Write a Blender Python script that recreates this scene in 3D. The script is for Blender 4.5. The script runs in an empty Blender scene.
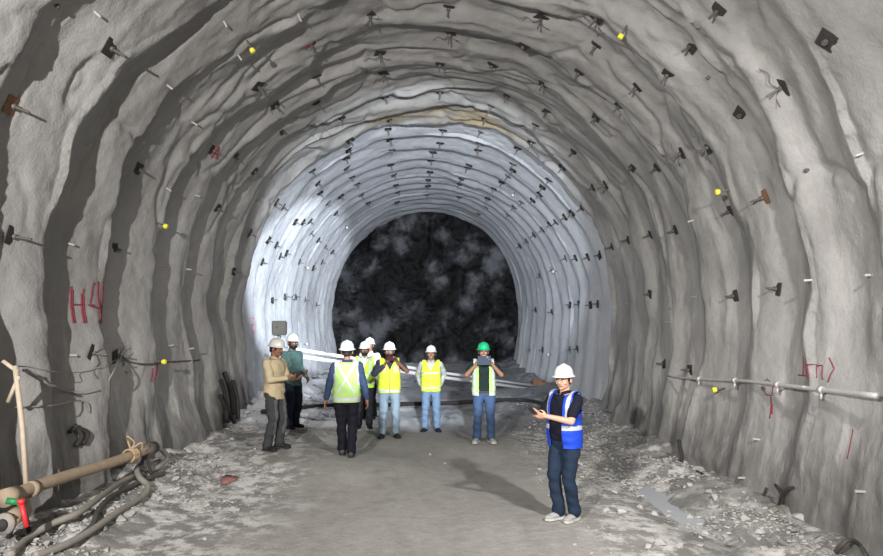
import bpy, bmesh, math, random
import numpy as np
from mathutils import Vector, Matrix, Euler

scene = bpy.context.scene
COL = scene.collection
R = math.radians

# ------------------------------------------------------------------ camera
FPX = 640.0
CAM = Vector((0.0, 0.0, 2.2))
PITCH = math.atan(47.0 / FPX)
YAW = math.atan(13.5 / FPX)
cam_data = bpy.data.cameras.new('camera')
cam_data.sensor_width = 36.0
cam_data.lens = FPX / 883.0 * 36.0
cam_data.clip_end = 200
cam = bpy.data.objects.new('camera', cam_data)
COL.objects.link(cam)
cam.location = CAM
cam.rotation_euler = (math.pi / 2 + PITCH, 0, -YAW)
scene.camera = cam
CAM_ROT = Euler(cam.rotation_euler, 'XYZ').to_matrix()

# ------------------------------------------------------------------ world, lamps, exposure
world = bpy.data.worlds.new('world')
scene.world = world
world.use_nodes = True
bg = world.node_tree.nodes['Background']
bg.inputs[0].default_value = (0.80, 0.84, 0.90, 1)
bg.inputs[1].default_value = 0.05
scene.view_settings.view_transform = 'Standard'
scene.view_settings.look = 'None'
scene.view_settings.gamma = 1.0
scene.view_settings.exposure = 0.0


def area_lamp(name, loc, target, energy, size, color):
    d = bpy.data.lights.new(name, 'AREA')
    d.energy = energy; d.size = size; d.color = color; d.shape = 'DISK'
    o = bpy.data.objects.new(name, d); COL.objects.link(o)
    o.location = loc
    o.rotation_euler = (Vector(target) - Vector(loc)).to_track_quat('-Z', 'Y').to_euler()
    return o


def spot_lamp(name, loc, target, energy, angle, blend, radius, color):
    d = bpy.data.lights.new(name, 'SPOT')
    d.energy = energy; d.spot_size = R(angle); d.spot_blend = blend
    d.shadow_soft_size = radius; d.color = color
    o = bpy.data.objects.new(name, d); COL.objects.link(o)
    o.location = loc
    o.rotation_euler = (Vector(target) - Vector(loc)).to_track_quat('-Z', 'Y').to_euler()
    return o


spot_lamp('floodlight_right', (3.1, 2.3, 4.3), (0.9, 11, 1.4), 2100, 84, 0.9, 0.12, (1.0, 0.965, 0.935))
area_lamp('floodlight_left', (-2.5, -1.3, 3.6), (-1.0, 10, 3.6), 1250, 0.12, (1.0, 0.965, 0.935))
spot_lamp('tunnel_spotlight', (0.9, -0.5, 3.6), (-0.5, 22, 3.7), 12500, 30, 0.12, 0.12, (0.84, 0.91, 1.0))
spot_lamp('left_lining_fill', (3.3, 3.6, 3.0), (-2.95, 18.3, 3.3), 19000, 19.5, 0.35, 0.12, (0.84, 0.91, 1.0))  # added fill spot, brightens the left of the white lining

# ------------------------------------------------------------------ noise in numpy
_rng = np.random.RandomState(7)
_PERM = _rng.permutation(512)
_PERM = np.concatenate([_PERM, _PERM, _PERM])
_VAL = _rng.rand(512) * 2 - 1


def vnoise(x, y, seed=0):
    x = np.asarray(x, float) + seed * 17.31; y = np.asarray(y, float) + seed * 5.77
    x, y = np.broadcast_arrays(x, y)
    xi = np.floor(x).astype(int); yi = np.floor(y).astype(int)
    fx = x - xi; fy = y - yi
    fx = fx * fx * fx * (fx * (fx * 6 - 15) + 10); fy = fy * fy * fy * (fy * (fy * 6 - 15) + 10)

    def h(a, b):
        return _VAL[_PERM[(_PERM[a & 511] + b) & 511]]
    v00 = h(xi, yi); v10 = h(xi + 1, yi); v01 = h(xi, yi + 1); v11 = h(xi + 1, yi + 1)
    return (v00 * (1 - fx) + v10 * fx) * (1 - fy) + (v01 * (1 - fx) + v11 * fx) * fy


def fbm(x, y, seed=0, octaves=4, gain=0.5):
    s = 0; a = 1.0; t = 0
    x = np.asarray(x, float); y = np.asarray(y, float)
    for i in range(octaves):
        s = s + a * vnoise(x * 2 ** i, y * 2 ** i, seed + i * 3); t += a; a *= gain
    return s / t


def sstep(a, b, x):
    t = np.clip((np.asarray(x, float) - a) / (b - a), 0, 1)
    return t * t * (3 - 2 * t)


# ------------------------------------------------------------------ the tunnel profile
RAD = 4.62; ZC = 2.62; HALF = math.pi / 2 * RAD
CRESTS = np.array([-12., -9, -6, -4, -2, -.6, .8, 2.2, 3.6, 4.8, 6.0, 7.25, 8.6, 10.1, 11.5, 12.8, 13.9, 15.0, 16.4, 17.8, 18.9,
                   20.0, 21.0, 22.1, 23.1, 24.2, 25.2, 26.3, 27.4, 28.5, 29.6, 31, 33, 36])
Y_FACE = 29.0; Y_STEP = 15.1


def lining(u, y):
    """how far the sprayed concrete stands in from the nominal profile"""
    u = np.asarray(u, float); y = np.asarray(y, float)
    side = u / HALF
    front = 1 - sstep(Y_STEP - .05, Y_STEP + .35, y)
    crown = 1 - sstep(0.35, 0.8, np.abs(side))
    yw = y + .22 * vnoise(u * .45, y * .25, 1) + .12 * vnoise(u * 1.6, y * .5, 2) * (front * .7 + .3) + .25 * crown * front * vnoise(u * .9, y * .9, 12)
    k = np.clip(np.searchsorted(CRESTS, yw) - 1, 0, len(CRESTS) - 2)
    p = (yw - CRESTS[k]) / (CRESTS[k + 1] - CRESTS[k])          # 0 at a crest, 1 at the next one
    # falls quickly behind the crest, rises slowly to the next
    saw = np.where(p < .34, .5 + .5 * np.cos(np.pi * p / .34), .5 - .5 * np.cos(np.pi * (p - .34) / .66))
    amp_n = 1 + .55 * vnoise(u * .5 + 3, k * 1.7, 4) + .3 * vnoise(u * 1.3, k * 2.3, 5)
    left = 1 - sstep(-.9, -.3, side)
    right = sstep(.3, .9, side)
    amp = front * (.19 * left + .15 * right + .10 * crown) + (1 - front) * .10
    d = amp * amp_n * saw
    # ledges and sags of the crown
    n = fbm(u * .38, y * 1.5, 21, 3)
    led = 1 - np.abs(n) * 2.2
    d = d + (.03 + .07 * crown) * front * np.clip(led, -.3, 1)
    cr = fbm(u * .55, y * 1.15, 81, 3)
    d = d - .055 * front * (1 - sstep(.75, 1.0, np.abs(side))) * np.clip(1 - np.abs(cr) * 9, 0, 1)
    sm = 1 - .6 * sstep(.2, .5, side)
    # narrow vertical folds of the right wall
    d = d + (.05 + .05 * sstep(1.0, 1.25, side)) * front * sstep(.4, .7, side) * np.sin(2 * np.pi * (y / .62 + .35 * vnoise(u * .5, y * .5, 71))) * np.clip(.4 + vnoise(u * .4, y * .8, 72), 0, 1)
    d = d + .07 * front * fbm(u * .7, y * .5, 8, 3) + .030 * sm * fbm(u * 1.4, y * 1.9, 9, 2) + .012 * sm * fbm(u * 6, y * 6, 10, 2)
    d = d + .006 * vnoise(u * 16, y * 16, 14)
    d = d + front * (.05 + .12 * left * 0)
    d = d + sstep(18, Y_FACE, y) * .30 * sstep(.3, .95, np.abs(side)) + sstep(18, Y_FACE, y) * (-.14) * sstep(.5, 0, np.abs(side)) + .22 * sstep(16, Y_FACE, y) * right
    # rough swollen foot of the walls
    foot = sstep(HALF + 1.3, HALF + 2.7, np.abs(u))
    d = d + foot * front * (.06 + .16 * fbm(u * 1.6, y * 1.6, 31, 3))
    return d


def section(u, d=0):
    """point of the nominal profile at arc length u, moved in by d"""
    u = np.asarray(u, float)
    arch = np.abs(u) <= HALF
    th = np.clip(u, -HALF, HALF) / RAD
    x = np.where(arch, (RAD - d) * np.sin(th), 0)
    z = np.where(arch, ZC + (RAD - d) * np.cos(th), 0)
    drop = np.abs(u) - HALF
    w = RAD - .085 * np.clip(drop, 0, 9) ** 1.45
    x = np.where(arch, x, np.sign(u) * (w - d)); z = np.where(arch, z, ZC - drop)
    return x, z


def u_of(x, z):
    if z >= ZC:
        return RAD * math.atan2(x, z - ZC)
    return math.copysign(HALF + ZC - z, x)


def tunnel_at(u, y, lift=0.0):
    d = float(lining(u, y)) + lift
    x, z = section(u, d)
    return Vector((float(x), y, float(z)))


def inward(u):
    if abs(u) <= HALF:
        th = u / RAD
        return Vector((-math.sin(th), 0, -math.cos(th)))
    return Vector((-math.copysign(1, u), 0, 0))


def ray_dir(px, py):
    v = Vector((px - 441.5, -(py - 278.0), -FPX))
    w = CAM_ROT @ v
    return w / w.y                       # one metre of depth per unit


def wall_hit(px, py):
    """where on the lining a line of sight lands: (u, y)"""
    d = ray_dir(px, py)
    ys = np.arange(3.0, Y_FACE, .03)
    X = CAM.x + d.x * ys; Z = CAM.z + d.z * ys
    arch = Z >= ZC
    u = np.where(arch, RAD * np.arctan2(X, Z - ZC), np.sign(X) * (HALF + ZC - Z))
    dd = lining(u, ys)
    rad = np.hypot(X, Z - ZC)
    w = RAD - .085 * np.clip(ZC - Z, 0, 9) ** 1.45
    out = np.where(arch, rad > RAD - dd, np.abs(X) > w - dd)
    i = int(np.argmax(out)) if out.any() else len(ys) - 1
    return float(u[i]), float(ys[i])


# ------------------------------------------------------------------ the ground
PADS = []                                # (x, y, z) the standing places


def ground(x, y):
    x = np.asarray(x, float); y = np.asarray(y, float)
    ax = np.abs(x)
    g = .03 * fbm(x * .5, y * .35, 41, 2) - .02
    left = sstep(-2.4, -4.2, x); right = sstep(2.3, 4.2, x)
    g = g + left * (.22 + .10 * fbm(x * 2, y * 2, 43, 3)) * sstep(3, 6, y) + right * (.13 + .12 * fbm(x * 1.8, y * 1.8, 47, 3))
    rub = np.clip(left + right + .55 * sstep(1.5, 2.6, ax) * sstep(.0, .5, fbm(x, y, 44, 2) + .2), 0, 1)
    g = g + rub * .035 * fbm(x * 7, y * 7, 45, 3) + .006 * fbm(x * 6, y * 3, 46, 3)
    # dug out gutter along the right wall
    g = g - .12 * np.exp(-((x - 3.15 - .25 * vnoise(y * .5, 0, 3)) / .35) ** 2) * sstep(4, 6, y) * (1 - sstep(10, 12, y))
    # shallow wheel tracks
    g = g - .03 * (np.exp(-((x - .9 - .1 * np.sin(y * .4)) / .3) ** 2) + np.exp(-((x + .9 - .1 * np.sin(y * .4)) / .3) ** 2))
    # muck in the rear section, climbing towards the face
    rear = sstep(13.9, 15.2, y + .4 * vnoise(x * .7, 1, 5))
    g = g + rear * (.12 + .16 * np.clip(fbm(x * .7, y * .7, 50, 3) + .3, 0, 2) + .05 * fbm(x * 4, y * 4, 51, 3))
    g = g + sstep(24, Y_FACE, y) * .35
    # levelled where the crew stands
    if PADS:
        wsum = 0; zsum = 0
        for px, py, pz in PADS:
            w = np.exp(-(((x - px) ** 2 + (y - py) ** 2) / .8 ** 2))
            wsum = wsum + w; zsum = zsum + w * pz
        k = 1 - np.exp(-2.2 * wsum)
        g = g * (1 - k) + k * zsum / np.maximum(wsum, 1e-9)
    return g


def gz(x, y):
    return float(ground(x, y))


def ground_hit(px, py, lift=0.0):
    d = ray_dir(px, py)
    for i in range(100, 1450):
        y = i * .02
        x = CAM.x + d.x * y; z = CAM.z + d.z * y
        if z <= gz(x, y) + lift:
            return Vector((x, y, z))
    return Vector((x, y, z))


def from_pixel(px, py, depth):
    d = ray_dir(px, py)
    return Vector((CAM.x + d.x * depth, depth, CAM.z + d.z * depth))


# ------------------------------------------------------------------ materials
def new_mat(name):
    m = bpy.data.materials.new(name); m.use_nodes = True
    return m, m.node_tree, m.node_tree.nodes['Principled BSDF']


def simple(name, color, rough=.7, metal=0.0, var=.12, scale=30, bump=.0, emit=None):
    m, t, b = new_mat(name)
    n = t.nodes.new('ShaderNodeTexNoise'); n.inputs['Scale'].default_value = scale; n.inputs['Detail'].default_value = 4
    tc = t.nodes.new('ShaderNodeTexCoord'); t.links.new(tc.outputs['Object'], n.inputs['Vector'])
    mx = t.nodes.new('ShaderNodeMix'); mx.data_type = 'RGBA'
    mx.inputs[6].default_value = tuple(c * (1 - var) for c in color) + (1,)
    mx.inputs[7].default_value = tuple(min(1, c * (1 + var)) for c in color) + (1,)
    t.links.new(n.outputs['Fac'], mx.inputs[0]); t.links.new(mx.outputs[2], b.inputs['Base Color'])
    b.inputs['Roughness'].default_value = rough; b.inputs['Metallic'].default_value = metal
    if bump:
        bp = t.nodes.new('ShaderNodeBump'); bp.inputs['Strength'].default_value = bump; bp.inputs['Distance'].default_value = .01
        t.links.new(n.outputs['Fac'], bp.inputs['Height']); t.links.new(bp.outputs['Normal'], b.inputs['Normal'])
    return m


class NT:
    """small helper to wire nodes"""
    def __init__(s, t): s.t = t
    def n(s, kind, **kw):
        o = s.t.nodes.new(kind)
        for k, v in kw.items():
            if k.startswith('_'): setattr(o, k[1:], v)
            else: o.inputs[k.replace('__', ' ')].default_value = v
        return o
    def l(s, a, b): s.t.links.new(a, b)
    def noise(s, vec, scale, detail=4, rough=.5, dist=0):
        o = s.n('ShaderNodeTexNoise', Scale=scale, Detail=detail, Roughness=rough, Distortion=dist); s.l(vec, o.inputs['Vector']); return o.outputs['Fac']
    def ramp(s, fac, stops):
        o = s.t.nodes.new('ShaderNodeValToRGB'); e = o.color_ramp.elements
        while len(e) > 1: e.remove(e[-1])
        e[0].position = stops[0][0]; e[0].color = stops[0][1]
        for p, c in stops[1:]:
            q = e.new(p); q.color = c
        s.l(fac, o.inputs[0]); return o.outputs[0]
    def gray(s, fac, a, b, lo=0.0, hi=1.0):
        return s.ramp(fac, [(a, (lo, lo, lo, 1)), (b, (hi, hi, hi, 1))])
    def mix(s, fac, a, b, mode='MIX'):
        o = s.t.nodes.new('ShaderNodeMix'); o.data_type = 'RGBA'; o.blend_type = mode
        for v, i in ((fac, 0), (a, 6), (b, 7)):
            if isinstance(v, (int, float)): o.inputs[i].default_value = v
            elif isinstance(v, tuple): o.inputs[i].default_value = v if len(v) == 4 else v + (1,)
            else: s.l(v, o.inputs[i])
        return o.outputs[2]
    def math(s, op, a, b=0.0, c=None):
        o = s.t.nodes.new('ShaderNodeMath'); o.operation = op
        for i, v in enumerate((a, b) if c is None else (a, b, c)):
            if isinstance(v, (int, float)): o.inputs[i].default_value = v
            else: s.l(v, o.inputs[i])
        return o.outputs[0]


def shotcrete_mat():
    m, t, b = new_mat('sprayed_concrete'); q = NT(t)
    tc = q.n('ShaderNodeTexCoord'); P = tc.outputs['Object']
    sep = q.n('ShaderNodeSeparateXYZ'); q.l(P, sep.inputs[0])
    big = q.noise(P, .55, 5, .6)
    fine = q.noise(P, 6, 5, .65)
    spk = q.noise(P, 38, 3, .6)
    front = q.mix(q.gray(big, .35, .68), (.235, .230, .222), (.350, .343, .333))
    # vertical runs of pale laitance down the walls
    mp = q.n('ShaderNodeMapping'); mp.inputs['Scale'].default_value = (1, 2.6, .35); q.l(P, mp.inputs['Vector'])
    runs = q.noise(mp.outputs[0], 2.2, 4, .6)
    low = q.math('MULTIPLY', q.math('SUBTRACT', 1.0, q.gray(q.math('DIVIDE', sep.outputs[2], 6.0), .05, .45)), q.gray(runs, .56, .66))
    front = q.mix(q.math('MULTIPLY', low, .65), front, (.56, .545, .52))
    damp = q.math('MULTIPLY', q.gray(q.noise(mp.outputs[0], 1.3, 5, .65), .55, .66), .5)
    front = q.mix(damp, front, (.19, .185, .172))
    # mud stain plus painted shade of the hollows along the wall foot
    foot = q.math('ADD', sep.outputs[2], q.math('MULTIPLY', q.math('SUBTRACT', q.noise(mp.outputs[0], 3.0, 5, .7), .5), 2.6))
    mud_shade = q.math('SUBTRACT', 1.0, q.gray(q.math('ADD', q.math('DIVIDE', foot, 6.0), .5), .56, .68))
    front = q.mix(q.math('MULTIPLY', mud_shade, .7), front, (.10, .097, .09))
    rear = q.mix(q.gray(big, .35, .65), (.50, .52, .55), (.62, .64, .67))
    yj = q.math('ADD', sep.outputs[1], q.math('MULTIPLY', q.math('SUBTRACT', q.noise(P, 1.3, 3), .5), .8))
    sel = q.gray(q.math('DIVIDE', yj, 30.0), (Y_STEP - .1) / 30, (Y_STEP + .25) / 30)
    col = q.mix(sel, front, rear)
    # ochre seepage stain across the crown just before the fresh section
    band = q.math('MULTIPLY', q.gray(q.math('DIVIDE', yj, 30.0), 13.6 / 30, 14.4 / 30), q.math('SUBTRACT', 1.0, sel))
    band = q.math('MULTIPLY', band, q.gray(q.math('DIVIDE', sep.outputs[2], 8.0), .80, .86))
    band = q.math('MULTIPLY', band, q.gray(q.noise(P, .9, 4), .42, .6))
    col = q.mix(q.math('MULTIPLY', band, .75), col, (.40, .31, .17))
    col = q.mix(.5, col, q.mix(1.0, col, q.mix(fine, (.72, .72, .72), (1.22, 1.22, 1.22)), 'MULTIPLY'))
    q.l(col, b.inputs['Base Color'])
    b.inputs['Roughness'].default_value = .88
    h = q.math('ADD', q.math('MULTIPLY', spk, .55), q.math('MULTIPLY', q.noise(P, 14, 3, .6), .8))
    bp = q.n('ShaderNodeBump', Strength=.6, Distance=.018); q.l(h, bp.inputs['Height']); q.l(bp.outputs[0], b.inputs['Normal'])
    return m


def rock_face_mat():
    m, t, b = new_mat('wet_dark_rock'); q = NT(t)
    tc = q.n('ShaderNodeTexCoord'); P = tc.outputs['Object']
    n1 = q.noise(P, .55, 5, .6, .3); n2 = q.noise(P, 3.2, 6, .7, .6)
    wn = q.n('ShaderNodeTexNoise', Scale=1.2, Detail=3); q.l(P, wn.inputs['Vector'])
    wv = q.n('ShaderNodeVectorMath', _operation='MULTIPLY_ADD'); q.l(wn.outputs['Color'], wv.inputs[0]); wv.inputs[1].default_value = (1.1, 1.1, 1.1); q.l(P, wv.inputs[2])
    vo = q.n('ShaderNodeTexVoronoi', Scale=.95, _feature='SMOOTH_F1', Smoothness=.35); q.l(wv.outputs[0], vo.inputs['Vector'])
    facet = q.math('SUBTRACT', .55, vo.outputs['Distance'])
    a = q.math('ADD', q.math('ADD', q.math('MULTIPLY', n1, .55), q.math('MULTIPLY', n2, .30)), q.math('MULTIPLY', facet, .36))
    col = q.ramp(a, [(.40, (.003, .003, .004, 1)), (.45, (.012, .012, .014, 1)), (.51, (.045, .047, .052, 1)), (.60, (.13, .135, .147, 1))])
    q.l(col, b.inputs['Base Color']); b.inputs['Roughness'].default_value = .6
    b.inputs['Specular IOR Level'].default_value = .25
    bp = q.n('ShaderNodeBump', Strength=.8, Distance=.08); q.l(n2, bp.inputs['Height']); q.l(bp.outputs[0], b.inputs['Normal'])
    return m


def ground_mat():
    m, t, b = new_mat('dusty_muck'); q = NT(t)
    tc = q.n('ShaderNodeTexCoord'); P = tc.outputs['Object']
    sep = q.n('ShaderNodeSeparateXYZ'); q.l(P, sep.inputs[0])
    mp = q.n('ShaderNodeMapping'); mp.inputs['Scale'].default_value = (2.2, .5, 1); q.l(P, mp.inputs['Vector'])
    n1 = q.noise(mp.outputs[0], 1.0, 6, .65); n2 = q.noise(P, 5, 5, .65); n3 = q.noise(P, 45, 3)
    base = q.mix(q.gray(n1, .32, .68), (.195, .187, .176), (.285, .273, .256))
    base = q.mix(q.gray(n2, .3, .75), base, (.32, .31, .29))
    # pale crushed lining rebound towards both walls
    ax = q.math('ABSOLUTE', sep.outputs[0])
    side = q.gray(q.math('DIVIDE', q.math('ADD', ax, q.math('MULTIPLY', q.noise(P, 1.2, 4), 1.6)), 6.0), .37, .52)
    base = q.mix(q.math('MULTIPLY', side, .5), base, (.17, .163, .152))
    pale = q.math('MULTIPLY', side, q.gray(q.noise(P, 3.0, 5, .75), .46, .56))
    base = q.mix(q.math('MULTIPLY', pale, .8), base, (.66, .65, .63))
    # damp gutter on the right, darker silt
    damp = q.math('MULTIPLY', q.gray(q.math('DIVIDE', sep.outputs[0], 6.0), .38, .50), q.gray(q.noise(P, .9, 4), .42, .52))
    base = q.mix(q.math('MULTIPLY', damp, .65), base, (.15, .148, .142))
    # rear section: dark fresh muck, pale rebound, lamplight painted into the left side
    yj = q.math('ADD', sep.outputs[1], q.math('MULTIPLY', q.noise(P, .8, 4), 2.2))
    rear = q.gray(q.math('DIVIDE', yj, 30.0), 14.2 / 30, 14.9 / 30)
    left_glow = q.math('SUBTRACT', 1.0, q.gray(q.math('DIVIDE', q.math('ADD', sep.outputs[0], 6.0), 12.0),   .40, .56))
    rearcol = q.mix(q.math('MULTIPLY', q.gray(q.noise(P, 1.6, 5, .7), .34, .46), q.math('ADD', q.math('MULTIPLY', left_glow, .8), .2)), (.07, .074, .08), (.78, .79, .81))
    base = q.mix(rear, base, rearcol)
    q.l(base, b.inputs['Base Color'])
    q.l(q.mix(damp, (.95, .95, .95), (.45, .45, .45)), b.inputs['Roughness'])
    h = q.math('ADD', q.math('MULTIPLY', n3, .35), q.math('ADD', q.math('MULTIPLY', n2, .6), q.math('MULTIPLY', q.noise(P, 17, 4, .7), .6)))
    bp = q.n('ShaderNodeBump', Strength=.7, Distance=.03); q.l(h, bp.inputs['Height']); q.l(bp.outputs[0], b.inputs['Normal'])
    return m


M = dict(
    shot=shotcrete_mat(), face=rock_face_mat(), ground=ground_mat(),
    plate=simple('dark_weathered_steel', (.055, .050, .046), .6, .5, .35, 40, .2),
    rust=simple('rusty_steel', (.20, .105, .055), .8, .2, .4, 30, .3),
    rod=simple('grey_steel_bar', (.16, .15, .14), .55, .5, .25, 60),
    pale_rod=simple('cement_coated_bar', (.42, .41, .39), .8, 0, .15, 60),
    yellow=simple('yellow_reflector', (.85, .80, .06), .4, 0, .05),
    white=simple('white_reflector', (.9, .9, .9), .35, 0, .03),
    red_paint=simple('red_paint', (.20, .035, .05), .9, 0, .25, 50),
    pink_paint=simple('pink_paint', (.72, .22, .33), .8, 0, .2, 50),
    dark_paint=simple('dark_paint', (.10, .10, .13), .8, 0, .2, 50),
    ochre_pipe=simple('mud_coated_pipe', (.34, .265, .19), .85, 0, .25, 9, .4),
    wood=simple('pale_timber', (.50, .42, .32), .8, 0, .2, 14, .3),
    hose=simple('muddy_grey_hose', (.27, .25, .22), .8, 0, .25, 12, .3),
    darkhose=simple('dark_rubber_hose', (.075, .068, .062), .7, 0, .3, 14, .3),
    cable=simple('grey_cable', (.24, .22, .20), .7, 0, .2, 20),
    rope=simple('tan_rope', (.45, .33, .20), .9, 0, .25, 60, .4),
    green=simple('green_plastic', (.02, .22, .07), .5, 0, .1),
    red=simple('red_plastic', (.62, .03, .04), .5, 0, .1),
    whitepipe=simple('white_pipe', (.80, .79, .80), .45, 0, .05, 8),
    pinkpipe=simple('pinkish_pipe', (.62, .50, .52), .55, 0, .1, 8),
    galv=simple('galvanised_pipe', (.50, .49, .47), .5, .3, .15, 12),
    rock=simple('pale_rubble', (.40, .39, .37), .9, 0, .25, 9, .6),
    rock2=simple('grey_rubble', (.22, .215, .205), .9, 0, .3, 9, .6),
    box=simple('muddy_enclosure', (.060, .056, .045), .8, 0, .2, 6, .3),
    scrap=simple('black_scrap_and_shade', (.03, .028, .027), .85, 0, .3, 20, .5),  # also blackens the strands that stand for shaded hollows
    water=simple('muddy_water', (.40, .42, .45), .35, 0, .05, 3),
    sheet=simple('red_plastic_sheet', (.27, .13, .11), .85, 0, .25, 8, .3),
)

# ------------------------------------------------------------------ mesh helpers


def link(name, me, mat, parent=None, smooth=True):
    if mat is not None and not me.materials:
        for mm in (mat if isinstance(mat, (list, tuple)) else [mat]): me.materials.append(mm)
    if smooth: me.shade_smooth()
    o = bpy.data.objects.new(name, me); COL.objects.link(o)
    if parent: o.parent = parent
    return o


def raw_mesh(name, V, F):
    me = bpy.data.meshes.new(name)
    me.from_pydata([tuple(v) for v in V], [], [tuple(f) for f in F]); me.update()
    return me


def grid_mesh(name, X, Y, Z, flip=False):
    n, m = X.shape
    me = bpy.data.meshes.new(name)
    me.vertices.add(n * m); me.vertices.foreach_set('co', np.stack([X, Y, Z], -1).reshape(-1).astype(np.float32))
    i = np.arange(n - 1)[:, None] * m + np.arange(m - 1)[None, :]
    q = np.stack([i, i + 1, i + m + 1, i + m], -1).reshape(-1, 4)
    if flip: q = q[:, ::-1]
    me.loops.add(q.size); me.loops.foreach_set('vertex_index', q.reshape(-1).astype(np.int32))
    me.polygons.add(len(q)); me.polygons.foreach_set('loop_start', np.arange(0, q.size, 4, dtype=np.int32))
    me.update(calc_edges=True); me.validate()
    return me


class Geo:
    """collects shapes of ONE part"""
    def __init__(s): s.V = []; s.F = []
    def add(s, V, F):
        o = len(s.V); s.V += [Vector(v) for v in V]; s.F += [tuple(i + o for i in f) for f in F]; return s
    def box(s, c, size, rot=None):
        c = Vector(c); hx, hy, hz = [k / 2 for k in size]
        V = [Vector((x, y, z)) for x in (-hx, hx) for y in (-hy, hy) for z in (-hz, hz)]
        if rot is not None: V = [rot @ v for v in V]
        return s.add([v + c for v in V], [(0, 1, 3, 2), (4, 6, 7, 5), (0, 4, 5, 1), (2, 3, 7, 6), (0, 2, 6, 4), (1, 5, 7, 3)])
    def tube(s, pts, rad, n=10, caps=True, squash=None):
        pts = [Vector(p) for p in pts]
        if isinstance(rad, (int, float)): rad = [rad] * len(pts)
        T = []
        for i in range(len(pts)):
            a = pts[max(0, i - 1)]; b = pts[min(len(pts) - 1, i + 1)]
            T.append((b - a).normalized() if (b - a).length > 1e-9 else Vector((0, 0, 1)))
        up = Vector((0, 0, 1)) if abs(T[0].z) < .9 else Vector((0, 1, 0))
        nrm = (up - T[0] * up.dot(T[0])).normalized()
        V = []; F = []
        for i, p in enumerate(pts):
            nrm = (nrm - T[i] * nrm.dot(T[i])).normalized(); bi = T[i].cross(nrm)
            for k in range(n):
                a = 2 * math.pi * k / n
                V.append(p + (nrm * math.cos(a) + bi * math.sin(a)) * rad[i])
        for i in range(len(pts) - 1):
            for k in range(n):
                F.append((i * n + k, i * n + (k + 1) % n, (i + 1) * n + (k + 1) % n, (i + 1) * n + k))
        if caps:
            F.append(tuple(range(n - 1, -1, -1))); F.append(tuple((len(pts) - 1) * n + k for k in range(n)))
        return s.add(V, F)
    def capsule(s, p0, r0, p1, r1, n=14):
        p0 = Vector(p0); p1 = Vector(p1); d = p1 - p0
        if d.length < 1e-6: d = Vector((0, 0, 1e-4))
        t = d.normalized(); P = []; Rr = []
        for a in (75, 50, 25): P.append(p0 - t * r0 * math.sin(R(a))); Rr.append(r0 * math.cos(R(a)))
        for k in range(4): f = k / 3; P.append(p0.lerp(p0 + d, f)); Rr.append(r0 + (r1 - r0) * f)
        for a in (25, 50, 75): P.append(p0 + d + t * r1 * math.sin(R(a))); Rr.append(r1 * math.cos(R(a)))
        return s.tube(P, Rr, n)
    def ellipsoid(s, c, r, rot=None, nu=16, nv=10):
        c = Vector(c); V = [Vector((0, 0, r[2]))]
        for i in range(1, nv):
            th = math.pi * i / nv
            for k in range(nu):
                a = 2 * math.pi * k / nu
                V.append(Vector((r[0] * math.sin(th) * math.cos(a), r[1] * math.sin(th) * math.sin(a), r[2] * math.cos(th))))
        V.append(Vector((0, 0, -r[2])))
        F = [(0, 1 + k, 1 + (k + 1) % nu) for k in range(nu)]
        for i in range(nv - 2):
            for k in range(nu):
                a = 1 + i * nu
                F.append((a + k, a + nu + k, a + nu + (k + 1) % nu, a + (k + 1) % nu))
        last = len(V) - 1; a = 1 + (nv - 2) * nu
        F += [(last, a + (k + 1) % nu, a + k) for k in range(nu)]
        if rot is not None: V = [rot @ v for v in V]
        return s.add([v + c for v in V], F)
    def rings(s, rings, n=24, power=2.0):
        """closed loft of super-ellipses: (cx, cy, z, rx, ry)"""
        V = []; F = []
        for cx, cy, z, rx, ry in rings:
            for k in range(n):
                a = 2 * math.pi * k / n; ca, sa = math.cos(a), math.sin(a)
                V.append(Vector((cx + rx * math.copysign(abs(ca) ** (2 / power), ca), cy + ry * math.copysign(abs(sa) ** (2 / power), sa), z)))
        for i in range(len(rings) - 1):
            for k in range(n):
                F.append((i * n + k, i * n + (k + 1) % n, (i + 1) * n + (k + 1) % n, (i + 1) * n + k))
        F.append(tuple(range(n - 1, -1, -1))); F.append(tuple((len(rings) - 1) * n + k for k in range(n)))
        return s.add(V, F)
    def build(s, name, mat, parent=None, smooth=True, bevel=0):
        me = raw_mesh(name, s.V, s.F)
        if bevel:
            bm = bmesh.new(); bm.from_mesh(me)
            bmesh.ops.bevel(bm, geom=bm.edges[:], offset=bevel, segments=2, affect='EDGES'); bm.to_mesh(me); bm.free()
        return link(name, me, mat, parent, smooth)


def empty(name, loc, rz=0):
    o = bpy.data.objects.new(name, None); COL.objects.link(o); o.location = loc; o.rotation_euler = (0, 0, rz); o.empty_display_size = .2
    return o


def tag(o, label, cat, group=None, kind=None):
    o['label'] = label; o['category'] = cat
    if group: o['group'] = group
    if kind: o['kind'] = kind
    return o


def smooth_path(pts, per=8):
    pts = [Vector(p) for p in pts]; P = [pts[0]] + pts + [pts[-1]]; out = []
    for i in range(1, len(P) - 2):
        for k in range(per):
            t = k / per; a, b, c, d = P[i - 1], P[i], P[i + 1], P[i + 2]
            out.append(.5 * ((2 * b) + (c - a) * t + (2 * a - 5 * b + 4 * c - d) * t * t + (3 * b - a - 3 * c + d) * t ** 3))
    out.append(pts[-1]); return out


def structure(o):
    o['kind'] = 'structure'; return o


# where each of the crew stands: name -> (pixel column of the feet, pixel row, pixels per metre)
STAND = {}
for key, fx, fy, s in (('tan', 273, 449, 60.5), ('teal', 291, 428, 51.7), ('navy', 346, 456, 63.0), ('beard', 364, 428, 47.4),
                       ('hidden', 369, 418, 44.0), ('photo', 389, 437, 52.0), ('yellow', 431, 431, 48.3),
                       ('green', 484, 442, 54.8), ('blue', 566, 519, 88.0)):
    dep = FPX / s
    p = from_pixel(fx, fy, dep)
    STAND[key] = p
    PADS.append((p.x, p.y, p.z))

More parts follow.
